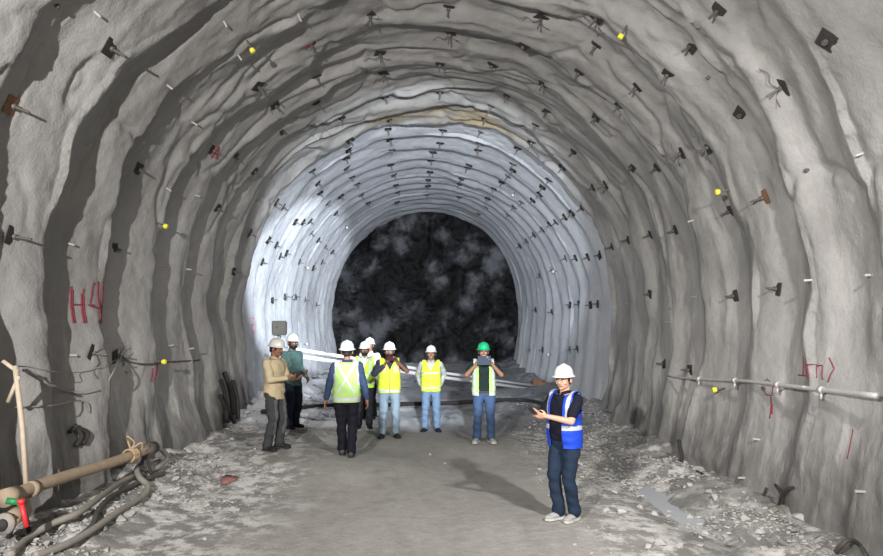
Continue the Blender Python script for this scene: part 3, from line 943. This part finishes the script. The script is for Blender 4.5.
# flat scraps lying about
g = Geo(); v = ground_hit(228, 481)
pts = [v + Vector((math.cos(t) * .10 * (1 + .3 * math.sin(3 * t)), math.sin(t) * .17, 0)) for t in np.linspace(0, 2 * math.pi, 14, endpoint=False)]
V = [Vector((p.x, p.y, gz(p.x, p.y) + .015 + .01 * (i % 3))) for i, p in enumerate(pts)]; c = Vector((v.x, v.y, gz(v.x, v.y) + .04))
V2 = [p - Vector((0, 0, .008)) for p in V + [c]]
n = len(V); g.add(V + [c] + V2, [(i, (i + 1) % n, n) for i in range(n)] + [(n + 1 + (i + 1) % n, n + 1 + i, 2 * n + 1) for i in range(n)] + [(i, n + 1 + i, n + 1 + (i + 1) % n, (i + 1) % n) for i in range(n)])
tag(g.build('plastic_scrap', M['sheet']), 'faded red plastic scrap trodden into the ground at left', 'plastic scrap')

# bent bars at the right wall foot, black strands for shaded hollows
def root_thing(label, pts_list, r, mat=None, name='bent_bar'):
    g = Geo()
    for P in pts_list: g.tube(smooth_path(P, 5), r, 8)
    return tag(g.build(name, mat or M['scrap']), label, 'scrap')


def wl(px, py, lift=.09):
    u, y = wall_hit(px, py); p = tunnel_at(u, y, lift); p.z = max(p.z, gz(p.x, p.y) - .05); return p


root_thing('dark forked bar sticking up from rubble at the right wall foot', [[wl(778, 524), wl(786, 506), wl(792, 492), wl(802, 487)], [wl(790, 494), wl(783, 485)]], .018)
root_thing('dark bent bar beside the forked bar at the right wall foot', [[wl(768, 520), wl(771, 500), wl(774, 488)], [wl(762, 505), wl(770, 508)]], .016)
root_thing('black strands shaping the shade of a cavity low on the right wall by the gutter', [[wl(685, 440), wl(688, 460), wl(686, 478)], [wl(686, 462), wl(700, 470), wl(718, 482)], [wl(678, 470), wl(686, 462), wl(694, 476), wl(684, 484)]], .028, name='cavity_shade')  # black shape put in for the shade of a wall-foot cavity
root_thing('dark hoop of hose at the right wall foot near the corner', [[gp(836, 552, .04), gp(842, 545, .14), gp(850, 541, .17), gp(860, 547, .10), gp(866, 556, .04)]], .022, M['darkhose'], 'hose_loop')
root_thing('black strands imitating a shadowed hole low on the left wall behind the near pipe', [[wl(66, 425), wl(74, 436), wl(68, 446)], [wl(60, 432), wl(70, 428), wl(80, 434), wl(74, 444)]], .026, name='hole_shade')  # black shape put in for a dark hole and its ring shadow
root_thing('dark irregular stain modelled as strands low on the left wall by the white lining', [[wl(220, 372), wl(226, 392), wl(228, 415)], [wl(214, 395), wl(222, 410), wl(230, 425)], [wl(228, 380), wl(232, 398), wl(234, 418)], [wl(216, 380), wl(220, 396), wl(222, 420)]], .045, name='stain_strands')  # strands added in place of a black irregular stain
# heavy dark hose lying across the rear floor
tube_thing('floor_hose', 'dark hose lying across the floor behind the crew', 'hose',
           [gp(262, 412, .06), gp(300, 408, .06), gp(335, 405, .05), gp(375, 405, .05), gp(410, 404, .05), gp(450, 403, .06), gp(480, 401, .06), gp(520, 400, .05), gp(545, 404, .05)], .05, M['scrap'])
# puddle in the gutter by the right wall
g = Geo(); V = []; n = 40
cx, cy = ground_hit(690, 505).x, ground_hit(690, 505).y
zmin = min(gz(cx + dx, cy + dy) for dx in np.arange(-.3, .31, .1) for dy in np.arange(-.6, .61, .1)) + .035
V = [(cx + .5 * math.cos(t) * (1 + .2 * math.sin(3 * t)), cy + 1.2 * math.sin(t), zmin) for t in np.linspace(0, 2 * math.pi, n, endpoint=False)]
V2 = [(x, y, z - .3) for x, y, z in V]
g.add(V + V2, [tuple(range(n)), tuple(range(2 * n - 1, n - 1, -1))] + [(i, n + i, n + (i + 1) % n, (i + 1) % n) for i in range(n)])
tag(g.build('puddle', M['water'], smooth=False), 'shallow grey puddle in the gutter along the right wall', 'puddle', kind='stuff')

# ------------------------------------------------------------------ the crew
from mathutils import noise as mnoise
VOX = .0068
WORK = bpy.data.scenes.new('work')


def fused(name, geo, mat, parent, vox=VOX, smooth=5, wrinkle=0.0, cut=None, solid=0.0, paintfn=None, wscale=(9, 9, 14)):
    """fuse overlapping shapes into one continuous skin"""
    me = raw_mesh(name, geo.V, geo.F)
    tmp = bpy.data.objects.new('tmp', me); WORK.collection.objects.link(tmp)
    rm = tmp.modifiers.new('r', 'REMESH'); rm.mode = 'VOXEL'; rm.voxel_size = vox
    if smooth: sm = tmp.modifiers.new('s', 'SMOOTH'); sm.factor = .5; sm.iterations = smooth
    WORK.view_layers[0].update()
    dg = WORK.view_layers[0].depsgraph
    out = bpy.data.meshes.new_from_object(tmp.evaluated_get(dg))
    bpy.data.objects.remove(tmp); bpy.data.meshes.remove(me)
    out.name = name
    if cut or solid:
        bm = bmesh.new(); bm.from_mesh(out)
        if cut:
            dead = [f for f in bm.faces if cut(f.calc_center_median())]
            bmesh.ops.delete(bm, geom=dead, context='FACES')
        bm.to_mesh(out); bm.free()
    if wrinkle:
        nv = len(out.vertices); co = np.empty(nv * 3, np.float32); no = np.empty(nv * 3, np.float32)
        out.vertices.foreach_get('co', co); out.vertices.foreach_get('normal', no)
        co = co.reshape(-1, 3); no = no.reshape(-1, 3)
        nn = np.array([mnoise.noise(Vector((a * wscale[0], b * wscale[1], d * wscale[2] + 3 * a))) for a, b, d in co.tolist()])
        out.vertices.foreach_set('co', (co + no * (nn * wrinkle)[:, None]).astype(np.float32).reshape(-1)); out.update()
    mats = mat if isinstance(mat, (list, tuple)) else [mat]
    for m in mats: out.materials.append(m)
    if paintfn:
        for p in out.polygons: p.material_index = paintfn(p.center)
    out.shade_smooth()
    o = bpy.data.objects.new(name, out); COL.objects.link(o); o.parent = parent
    if solid:
        md = o.modifiers.new('thickness', 'SOLIDIFY'); md.thickness = solid; md.offset = 1
    return o


def ik(a, t, l1, l2, hint):
    a = Vector(a); t = Vector(t); d = t - a; L = d.length
    if L > (l1 + l2) * .999: t = a + d.normalized() * (l1 + l2) * .999; d = t - a; L = d.length
    x = (l1 * l1 - l2 * l2 + L * L) / (2 * L); h = math.sqrt(max(0, l1 * l1 - x * x))
    n = Vector(hint) - d.normalized() * Vector(hint).dot(d.normalized())
    return a + d.normalized() * x + n.normalized() * h, t


CM = {}
def cloth(name, color, var=.12, rough=.85, scale=18, metal=0.0, spec=.25):
    if name not in CM:
        CM[name] = simple(name, color, rough, metal, var, scale, .15)
        CM[name].node_tree.nodes['Principled BSDF'].inputs['Specular IOR Level'].default_value = spec
    return CM[name]


TORSO = [(.78, .10, .07, 0), (.84, .155, .105, 0), (.92, .165, .115, 0), (1.02, .150, .108, 0), (1.12, .150, .108, 0), (1.24, .166, .116, 0),
         (1.33, .176, .114, 0), (1.395, .165, .098, .005), (1.445, .110, .078, .008), (1.475, .065, .060, .008)]


def torso(g, grow, z0=.78, z1=1.5, belly=0.0):
    rg = []
    for z, rx, ry, cy in TORSO:
        if z < z0 - .09 or z > z1: continue
        b = belly * math.exp(-((z - 1.06) / .12) ** 2)
        rg.append((0, cy - b * .5, max(z, z0), rx + grow + b * .5, ry + grow + b))
    g.rings(rg, 28, 2.35); return g


def person(key, rz, label, skin, helmet, hair, shirt, trousers, shoes, wrists, feet, sleeves='long', vest=None, vest_cut='closed', vest_paint=None, vest_mats=None,
           head=(0, 0), untuck=False, belt=None, beard=None, elbow_hint=None, palm=None, belly=0.0, size=1.0, curl=60, knee_out=0.0, sleeve_mat=None, trouser_paint=None, mustache=None, scarf=None):
    loc = STAND[key]
    root = empty('person', loc, rz); root.scale = (size * 1.09, size * 1.09, size)
    tag(root, label, 'person', 'tunnel crew')
    # ---- joints
    sh = {s: Vector((.178 * s, .01, 1.40)) for s in (-1, 1)}
    hip = {s: Vector((.092 * s, .0, .90)) for s in (-1, 1)}
    J = {}
    for s in (-1, 1):
        hint = elbow_hint[s] if elbow_hint else Vector((.35 * s, .3, -1))
        e, w = ik(sh[s], wrists[s], .285, .255, hint); J[s] = (e, w)
    LEG = {}
    for s in (-1, 1):
        fx, fy, fyaw = feet[s]; ank = Vector((fx, fy, .085))
        k, a = ik(hip[s], ank, .425, .405, Vector((knee_out * s, -1, 0))); LEG[s] = (k, a, fyaw)
    HC = Vector((0, -.005, 1.61)); HR = Euler((head[1], 0, head[0]), 'XYZ').to_matrix(); NP = Vector((0, .01, 1.50))
    hp = lambda x, y, z: NP + HR @ (HC + Vector((x, y, z)) - NP)
    # ---- body: one continuous skin
    g = Geo(); torso(g, -.014)
    for s in (-1, 1):
        e, w = J[s]; k, a, fyaw = LEG[s]
        g.capsule(sh[s] * .93 + Vector((0, 0, .08)), .050, e, .040); g.capsule(e, .041, w, .027)
        g.capsule(hip[s], .078, k, .054); g.capsule(k, .054, a, .036)
        fd = Vector((math.sin(fyaw), -math.cos(fyaw), 0)); g.capsule(a + Vector((0, 0, -.035)), .033, a + fd * .13 + Vector((0, 0, -.05)), .026)
        # hand
        d = (w - e).normalized()
        if palm and palm.get(s):
            d2 = Vector(palm[s][0]).normalized(); n = Vector(palm[s][1])
        else: d2 = d; n = Vector((-s, 0, 0))
        n = (n - d2 * n.dot(d2)).normalized(); lat = n.cross(d2)
        kn = w + d2 * .085
        g.capsule(w, .024, w + d2 * .03, .026)
        for q in (-1.5, -.5, .5, 1.5):
            g.capsule(w + d2 * .015 + lat * q * .011, .015, kn + lat * q * .0195, .0125, 8)
        for i, (q, ln) in enumerate(((-1.5, .070), (-.5, .080), (.5, .074), (1.5, .058))):
            c = R(curl * (.8 + .1 * i)); base = kn + lat * q * .021
            d3 = d2 * math.cos(c * .6) + n * math.sin(c * .6); d4 = d2 * math.cos(c * 1.4) + n * math.sin(c * 1.4)
            m1 = base + d3 * ln * .48; m2 = m1 + d4 * ln * .52
            g.capsule(base, .0098, m1, .0092, 8); g.capsule(m1, .0092, m2, .0075, 8)
        # thumb leaves the side of the palm near its base, on the side of the body's midline or up
        ts = -1 if lat.z * 1.0 + lat.x * (-s) * .8 < 0 else 1
        t0 = w + d2 * .025 + lat * ts * .025; t1 = t0 + (d2 * .65 + lat * ts * .6 + n * .45).normalized() * .042; t2 = t1 + (d2 * .8 + n * .5).normalized() * .032
        g.capsule(t0, .0135, t1, .0108, 8); g.capsule(t1, .0108, t2, .0085, 8)
    g.capsule((0, .012, 1.43), .056, NP + Vector((0, -.002, .06)), .052)
    for c, r in (((0, .012, .03), (.076, .096, .094)), ((0, -.022, -.042), (.060, .066, .070)), ((0, -.066, -.088), (.026, .022, .020)),
                 ((.036, -.058, -.022), (.030, .028, .026)), ((-.036, -.058, -.022), (.030, .028, .026)), ((0, -.052, .028), (.060, .036, .022))):
        g.ellipsoid(hp(*c), r, HR)
    for s in (-1, 1): g.ellipsoid(hp(.079 * s, .014, -.006), (.011, .020, .032), HR)
    g.capsule(hp(0, -.084, .012), .009, hp(0, -.112, -.020), .0125, 8); g.capsule(hp(-.014, -.096, -.026), .009, hp(.014, -.096, -.026), .009, 8)
    g.capsule(hp(-.022, -.083, -.054), .0085, hp(.022, -.083, -.054), .0085, 8); g.capsule(hp(-.018, -.080, -.066), .0085, hp(.018, -.080, -.066), .0085, 8)
    lipmat = cloth('lips', (.30, .12, .10), .05, .6)
    def face_paint(c):
        v = HR.transposed() @ (c - NP) + NP - HC
        if v.y < -.078 and abs(v.x) < .026 and -.071 < v.z < -.048: return 1
        return 0
    fused('body', g, [skin, lipmat], root, .0062, 4, paintfn=face_paint)
    # eyes and brows
    for s in (-1, 1):
        e = Geo().ellipsoid(hp(.031 * s, -.0845, .002), (.0135, .0065, .0068), HR, 10, 8).build('eye', cloth('eye_white', (.75, .72, .68), .03, .4), root)
        Geo().ellipsoid(hp(.031 * s, -.0895, .002), (.0058, .0030, .0060), HR, 8, 6).build('iris', cloth('dark_iris', (.02, .012, .008), .05, .2), e)
        Geo().capsule(hp(.016 * s, -.092, .022), .0048, hp(.046 * s, -.083, .022), .0036, 6).build('eyebrow', hair, root)
    # hair under the helmet
    g = Geo(); g.ellipsoid(hp(0, .026, .030), (.083, .092, .088), HR); g.ellipsoid(hp(0, .062, -.025), (.062, .045, .05), HR)
    for s in (-1, 1): g.ellipsoid(hp(.073 * s, -.012, .012), (.010, .020, .030), HR)
    fused('hair', g, hair, root, .008, 3)
    if beard:
        g = Geo(); g.ellipsoid(hp(0, -.030, -.070), (.064, .066, .050), HR)
        for s in (-1, 1): g.ellipsoid(hp(.062 * s, -.006, -.035), (.012, .022, .045), HR)
        g.capsule(hp(-.028, -.094, -.046), .008, hp(.028, -.094, -.046), .008, 8)
        fused('beard', g, beard, root, .0065, 3)
    if mustache:
        Geo().capsule(hp(-.024, -.094, -.043), .0065, hp(.024, -.094, -.043), .0065, 8).build('moustache', hair, root)
    # helmet
    g = Geo(); n = 36; V = []; F = []
    prof = [(1.03, .034), (1.24, .040), (1.235, .046), (1.05, .056), (1.01, .070), (.975, .098), (.89, .130), (.70, .158), (.42, .176), (.15, .183)]
    tilt = Euler((R(-4), 0, 0)).to_matrix()
    for i, (rr_, z) in enumerate(prof):
        for k in range(n):
            a = 2 * math.pi * k / n; x = .097 * rr_ * math.cos(a); y = .006 + .120 * rr_ * math.sin(a)
            if i in (1, 2) and y < 0: y -= .030 * max(0, -math.sin(a)) ** 2; 
            w = tilt @ Vector((x, y, z)); V.append(hp(w.x, w.y, w.z))
    for i in range(len(prof) - 1):
        for k in range(n): F.append((i * n + k, i * n + (k + 1) % n, (i + 1) * n + (k + 1) % n, (i + 1) * n + k))
    F.append(tuple(range(n - 1, -1, -1))); F.append(tuple((len(prof) - 1) * n + k for k in range(n)))
    g.add(V, F)
    hm = g.build('helmet', helmet, root)
    rp = []
    for a in np.linspace(25, 155, 12):
        w = tilt @ Vector((0, .008 - .120 * math.cos(R(a)), .055 + .130 * math.sin(R(a)))); rp.append(hp(w.x, w.y, w.z))
    Geo().tube(rp, .011, 8).build('helmet_ridge', helmet, hm)
    # trousers
    g = Geo(); torso(g, .006, .78, 1.0 if not untuck else .98, belly * .6)
    for s in (-1, 1):
        k, a, fyaw = LEG[s]
        g.capsule(hip[s] + Vector((0, 0, -.01)), .100, k, .075); g.capsule(k, .075, a + Vector((0, .005, .01)), .065)
        g.capsule(k.lerp(a, .55), .064, a + Vector((0, 0, -.005)), .070)
    tr = fused('trousers', g, trousers, root, .0085, 5, .016, paintfn=trouser_paint, wscale=(8, 8, 11))
    if belt:
        g = Geo(); rg = [(0, -belly * .3, z, .160 + .018 + dz, .115 + .018 + belly * .5 + dz) for z, dz in ((.885, 0), (.888, .004), (.917, .004), (.92, 0))]
        g.rings(rg, 28, 2.35).build('belt', belt, root)
    # shoes
    for s in (-1, 1):
        k, a, fyaw = LEG[s]; Rz = Matrix.Rotation(fyaw, 3, 'Z'); o = Vector((a.x, a.y, 0))
        P = lambda x, y, z: o + Rz @ Vector((x, y, z))
        g = Geo(); g.ellipsoid(P(0, .025, .048), (.043, .055, .050), Rz); g.ellipsoid(P(0, -.06, .045), (.044, .085, .036), Rz)
        g.ellipsoid(P(0, -.125, .036), (.045, .060, .028), Rz); g.capsule(P(0, .015, .05), .042, P(0, .01, .095), .044, 12)
        sh_ = fused('shoe', g, shoes[0], root, .0075, 3)
        g = Geo(); V = []
        out = [(-.036, .07), (.036, .07), (.046, .02), (.042, -.04), (.050, -.11), (.038, -.165), (0, -.185), (-.038, -.165), (-.050, -.11), (-.042, -.04), (-.046, .02)]
        m = len(out); V = [P(x, y, 0) for x, y in out] + [P(x, y, .026) for x, y in out]
        g.add(V, [tuple(range(m)), tuple(range(2 * m - 1, m - 1, -1))] + [(i, m + i, m + (i + 1) % m, (i + 1) % m) for i in range(m)])
        g.build('sole', shoes[1], sh_, smooth=False)
    # shirt
    g = Geo(); torso(g, .014, .84 if untuck else .90, 1.46, belly)
    if untuck: g.rings([(0, 0, .80, .178, .128), (0, 0, .93, .184, .134), (0, 0, 1.05, .172, .126)], 28, 2.3)
    for s in (-1, 1):
        e, w = J[s]; st = sh[s] * .95 + Vector((0, 0, .062))
        g.ellipsoid(sh[s] + Vector((-.012 * s, 0, -.005)), (.070, .066, .066))
        if sleeves == 'long' or (isinstance(sleeves, dict) and sleeves[s] == 'long'):
            g.capsule(st, .066, e, .058); g.capsule(e, .058, w - (w - e).normalized() * .025, .043)
        else:
            f = .70; g.capsule(st, .066, st.lerp(e, f), .062)
    g.capsule((0, .012, 1.44), .066, (0, .010, 1.475), .060)
    fused('shirt', g, shirt, root, .0078, 4, .012, cut=lambda c: (c.z > 1.462 - (0 if c.y > -.02 else .02)) and abs(c.x) < .10)
    g = Geo()   # collar
    rg = [(0, -.002, 1.452, .072, .072), (0, -.004, 1.462, .076, .076), (0, .004, 1.492, .064, .062), (0, .004, 1.490, .060, .058)]
    V = []; F = []; n = 28
    for cx, cy, z, rx, ry in rg:
        for k in range(n):
            a = 2 * math.pi * k / n + math.pi / n - math.pi / 2; fr = max(0, -math.sin(a)) ** 4
            V.append((cx + rx * math.cos(a), cy + ry * math.sin(a), z - fr * .022))
    for i in range(3):
        for k in range(n - 1): F.append((i * n + k, i * n + k + 1, (i + 1) * n + k + 1, (i + 1) * n + k))
    g.add(V, F); co = g.build('collar', shirt, root); md = co.modifiers.new('thickness', 'SOLIDIFY'); md.thickness = .005
    if vest:
        g = Geo(); torso(g, .026, .84, 1.47, belly)
        g.rings([(0, 0, .82, .192, .142), (0, 0, .95, .196, .146), (0, 0, 1.10, .186, .138), (0, 0, 1.25, .190, .142)], 28, 2.3)
        for s in (-1, 1):
            g.ellipsoid(sh[s] + Vector((-.035 * s, 0, .010)), (.072, .080, .076))
        def vcut(c):
            if c.z < .835: return True
            if math.hypot(c.x / .088, (c.y - .005) / .085) < 1 and c.z > 1.40: return True
            if abs(c.x) > .166 and c.z > 1.20 and abs(c.x) > .166 + (1.30 - c.z) * .35 * (c.z < 1.30): return True
            if c.y < 0:
                w0 = {'closed': .004, 'open': .045, 'wide': .085}[vest_cut]
                vneck = .004 + max(0, c.z - 1.27) * (.45 if vest_cut != 'wide' else .2)
                if abs(c.x) < max(w0 if c.z < 1.30 or vest_cut != 'closed' else w0, vneck): return True
            return False
        fused('vest', g, vest_mats or vest, root, .0075, 4, .008, cut=vcut, solid=.006, paintfn=vest_paint)
    return root, J, LEG


def phone_at(label, root, pos, rot, size=(.075, .010, .150), mat=None):
    bpy.context.view_layer.update()
    o = empty('phone', root.matrix_world @ Vector(pos)); o.rotation_euler = (root.matrix_world.to_3x3().normalized() @ Euler(rot).to_matrix()).to_euler()
    Geo().box((0, 0, 0), size).build('phone_body', mat or cloth('black_phone', (.03, .03, .04), .05, .3), o, smooth=False, bevel=.003)
    Geo().box((0, .0062, 0), (size[0] * .92, .002, size[2] * .94)).build('phone_screen', cloth('dark_glass', (.02, .022, .03), .02, .35), o, smooth=False)
    Geo().box((size[0] * .25, -.0062, size[2] * .36), (.018, .003, .03)).build('camera_lens', cloth('dark_glass', (.02, .022, .03), .02, .35), o, smooth=False)
    tag(o, label, 'phone')
    return o


brown = cloth('brown_skin', (0.2160, 0.1080, 0.0680), .05, .55); brown2 = cloth('deep_brown_skin', (0.1425, 0.0713, 0.0450), .05, .55); fair = cloth('fair_skin', (.52, .30, .21), .05, .5)
black_hair = cloth('black_hair', (0.0108, 0.0086, 0.0072), .2, .6); grey_hair = cloth('greying_hair', (0.0360, 0.0324, 0.0288), .3, .7)
helm_white = cloth('white_helmet', (0.5904, 0.5904, 0.5760), .03, .3, spec=.5); helm_cream = cloth('cream_helmet', (0.5328, 0.5184, 0.4896), .03, .35, spec=.5); helm_green = cloth('green_helmet', (0.0072, 0.2880, 0.1152), .03, .3, spec=.5)
silver = cloth('silver_reflective_tape', (.40, .42, .43), .05, .4)
blackshoe = (cloth('black_shoe', (0.0144, 0.0144, 0.0144), .2, .5), cloth('dark_sole', (0.0216, 0.0216, 0.0216), .1, .8))
greyshoe = (cloth('grey_sneaker', (0.3024, 0.2952, 0.2880), .25, .7, 30), cloth('white_sole', (0.4464, 0.4392, 0.4176), .05, .6))
lime = cloth('lime_vest', (0.3744, 0.6192, 0.0360), .06, .7); paleg = cloth('pale_green_vest', (0.3024, 0.4752, 0.1440), .07, .8); yellowg = cloth('yellow_green_vest', (0.5184, 0.6624, 0.0432), .06, .7)
bluev = cloth('blue_vest', (0.0108, 0.0504, 0.4464), .15, .6)


def tape_front(c):
    if .905 < c.z < .955 or (1.07 < c.z < 1.115): return 1
    if c.z > 1.115 and .085 < abs(c.x) < .125: return 1
    return 0


def tape_back_x(c):
    if c.y > 0:
        t = (c.z - .98) / .44
        if .98 < c.z < 1.44 and (abs(c.x - (-.12 + .24 * t)) < .016 or abs(c.x - (.12 - .24 * t)) < .016): return 1
        if .86 < c.z < .915: return 1
        if c.z > 1.40 and abs(abs(c.x) - .115) < .03: return 1
        if abs(c.x) > .15 and c.z > 1.1: return 1
    return tape_front(c) if c.y <= 0 else 0


def tape_blue(c):
    if 1.045 < c.z < 1.095: return 1
    if c.z > 1.12 and .115 < abs(c.x) < .152: return 1
    return 0


def ochre_chest(c):
    if c.y < 0 and 1.22 < c.z < 1.36 and abs(c.x) > .06: return 2
    return 1 if .86 < c.z < .90 else 0


jf = lambda c: 1 if c.y < -.015 and abs(abs(c.x) - .10) < .035 and .25 < c.z < .80 else 0
down = lambda s, y=0.0, out=.27, z=.86: Vector((out * s, y, z))

# tan shirt, left
root, J, _ = person('tan', R(68), 'worker in tan shirt and faded grey jeans, leftmost of the crew, looking at a phone', brown, helm_cream, black_hair,
    cloth('tan_shirt', (0.4320, 0.3600, 0.2304), .08), [cloth('grey_jeans', (0.0367, 0.0380, 0.0410), .2), cloth('faded_grey_denim', (.095, .098, .105), .2)], blackshoe,
    {-1: Vector((-.10, -.30, 1.16)), 1: Vector((.08, -.33, 1.14))}, {-1: (-.12, .02, -.1), 1: (.11, -.03, .25)}, untuck=True, head=(R(8), R(12)), mustache=True,
    palm={-1: ((.25, -1, .1), (.5, 0, .6)), 1: ((-.35, -1, .1), (-.4, 0, .6))}, trouser_paint=jf)
phone_at('dark phone held by the worker in the tan shirt', root, (-.01, -.42, 1.19), (R(55), 0, 0))
root, J, _ = person('teal', R(55), 'bearded worker in teal shirt and dark jeans standing behind the tan-shirted one', brown2, helm_white, black_hair,
    cloth('teal_shirt', (0.0979, 0.1836, 0.1775), .1), cloth('dark_blue_jeans', (0.0139, 0.0218, 0.0436), .2), blackshoe,
    {-1: Vector((-.05, -.26, 1.05)), 1: Vector((.25, -.10, .95))}, {-1: (-.09, .0, 0), 1: (.10, 0, .2)}, head=(R(-8), R(6)), beard=black_hair,
    untuck=True, palm={-1: ((.3, -1, .1), (.7, 0, .6))}, size=1.0)
root, J, _ = person('navy', R(182), 'worker seen from behind in pale green vest with silver X on back and navy trousers', brown, helm_white, black_hair,
    cloth('navy_shirt', (0.0211, 0.0351, 0.0749), .12), cloth('navy_black_trousers', (0.0059, 0.0059, 0.0123), .2), (cloth('dusty_dark_shoe', (0.0720, 0.0648, 0.0612), .3, .8), blackshoe[1]),
    {-1: down(-1, .02, .29, .87), 1: down(1, -.02, .30, .86)}, {-1: (-.075, .02, 0), 1: (.065, -.14, .1)}, vest=paleg, vest_mats=[paleg, silver], vest_paint=tape_back_x,
    vest_cut='closed', curl=35)
root, J, _ = person('beard', R(5), 'bearded worker in lime vest over white shirt, between two nearer workers', brown2, helm_cream, black_hair,
    cloth('white_shirt', (0.4752, 0.4752, 0.4464), .06), cloth('black_trousers', (0.0108, 0.0108, 0.0130), .2), blackshoe,
    {-1: down(-1), 1: down(1)}, {-1: (-.10, 0, -.2), 1: (.10, 0, .2)}, vest=lime, vest_mats=[lime, silver], vest_paint=tape_front, beard=black_hair, curl=35, head=(0, R(5)))
root, J, _ = person('hidden', R(-15), 'farthest worker in white shirt and white helmet, mostly hidden behind the bearded one', brown, helm_white, black_hair,
    cloth('white_shirt', (0.4752, 0.4752, 0.4464), .06), cloth('black_trousers', (0.0108, 0.0108, 0.0130), .2), blackshoe,
    {-1: down(-1), 1: down(1)}, {-1: (-.10, 0, -.2), 1: (.10, 0, .2)}, curl=35)
root, J, _ = person('photo', R(6), 'worker in yellow-green vest and light jeans photographing with both hands raised to his face', brown2, helm_white, black_hair,
    {0: 0} and cloth('dark_navy_shirt', (0.0216, 0.0259, 0.0432), .12), cloth('light_blue_jeans', (0.1728, 0.2304, 0.2765), .12), blackshoe,
    {-1: Vector((-.10, -.27, 1.36)), 1: Vector((.13, -.28, 1.42))}, {-1: (-.12, 0, -.25), 1: (.12, 0, .25)}, vest=yellowg, vest_mats=[yellowg, silver, cloth('orange_patch', (.62, .42, .22), .1)],
    vest_paint=ochre_chest, beard=black_hair, sleeves={-1: 'long', 1: 'short'}, elbow_hint={-1: Vector((-.8, 0, -1)), 1: Vector((.9, 0, -1))},
    palm={-1: ((.35, -.3, 1), (.8, -.3, 0)), 1: ((-.35, -.3, 1), (-.8, -.3, 0))}, head=(R(-10), R(4)))
phone_at('dark red phone held up by the photographing worker in yellow vest', root, (.02, -.32, 1.49), (R(-6), 0, 0), (.155, .010, .078), cloth('dark_red_phone', (.05, .008, .012), .05, .9))
root, J, _ = person('yellow', R(-2), 'worker in bright yellow vest and pale sleeves with hands behind back at centre', brown, helm_cream, black_hair,
    cloth('pale_grey_shirt', (0.3600, 0.3744, 0.3600), .08), cloth('washed_blue_jeans', (0.1163, 0.1836, 0.2815), .15), blackshoe,
    {-1: Vector((-.19, .14, .93)), 1: Vector((.17, .15, .93))}, {-1: (-.12, 0, -.3), 1: (.12, 0, .3)}, vest=yellowg, vest_mats=[yellowg, silver], vest_paint=lambda c: 1 if (.90 < c.z < .93 or 1.20 < c.z < 1.235) else 0,
    elbow_hint={-1: Vector((-.7, .8, 0)), 1: Vector((.7, .8, 0))}, palm={-1: ((.8, .2, -.4), (0, 1, 0)), 1: ((-.8, .2, -.4), (0, 1, 0))}, size=.97)
root, J, _ = person('green', R(-3), 'worker in green helmet and pale green vest holding a tablet up to his face', brown, helm_green, black_hair,
    cloth('black_green_shirt', (0.0043, 0.0126, 0.0101), .2), cloth('blue_jeans', (0.0351, 0.0632, 0.1264), .15), greyshoe,
    {-1: Vector((-.13, -.25, 1.40)), 1: Vector((.13, -.25, 1.40))}, {-1: (-.115, 0, -.3), 1: (.115, 0, .3)}, vest=paleg, vest_mats=[paleg, silver], vest_paint=lambda c: 1 if (.86 < c.z < .90 or abs(abs(c.x) - .155) < .018) else 0,
    vest_cut='wide', sleeves='short', elbow_hint={-1: Vector((-1, .2, -1.3)), 1: Vector((1, .2, -1.3))}, palm={-1: ((.25, -.3, 1), (.9, -.2, 0)), 1: ((-.25, -.3, 1), (-.9, -.2, 0))},
    belt=cloth('dark_belt', (0.0432, 0.0360, 0.0288), .1), head=(0, R(3)))
phone_at('grey tablet held up by the worker in the green helmet', root, (0, -.32, 1.475), (R(-6), 0, 0), (.23, .012, .16), cloth('grey_tablet', (.035, .042, .062), .05, .9))
root, J, _ = person('blue', R(-52), 'man in blue vest over navy polo and jeans standing alone nearest the viewer', fair, helm_white, black_hair,
    cloth('navy_polo', (0.0043, 0.0056, 0.0130), .2), cloth('indigo_jeans', (0.0111, 0.0211, 0.0428), .25), greyshoe,
    {-1: Vector((-.12, -.33, 1.23)), 1: Vector((.055, -.34, 1.22))}, {-1: (-.06, -.04, R(-12)), 1: (.075, .05, R(6))}, size=.955, knee_out=.05, vest=bluev, vest_mats=[bluev, silver], vest_paint=tape_blue,
    vest_cut='wide', sleeves='short', elbow_hint={-1: Vector((-.6, .4, -1)), 1: Vector((.7, .4, -1))}, belly=.025,
    palm={-1: ((.45, -1, .15), (.5, -.1, .3)), 1: ((-.55, -1, .15), (-.5, -.1, .3))}, head=(R(14), R(5)), curl=75)
phone_at('black phone held by the man in the blue vest', root, (-.035, -.45, 1.265), (R(50), 0, 0))
# small pale emblem on the navy polo

bpy.data.scenes.remove(WORK)
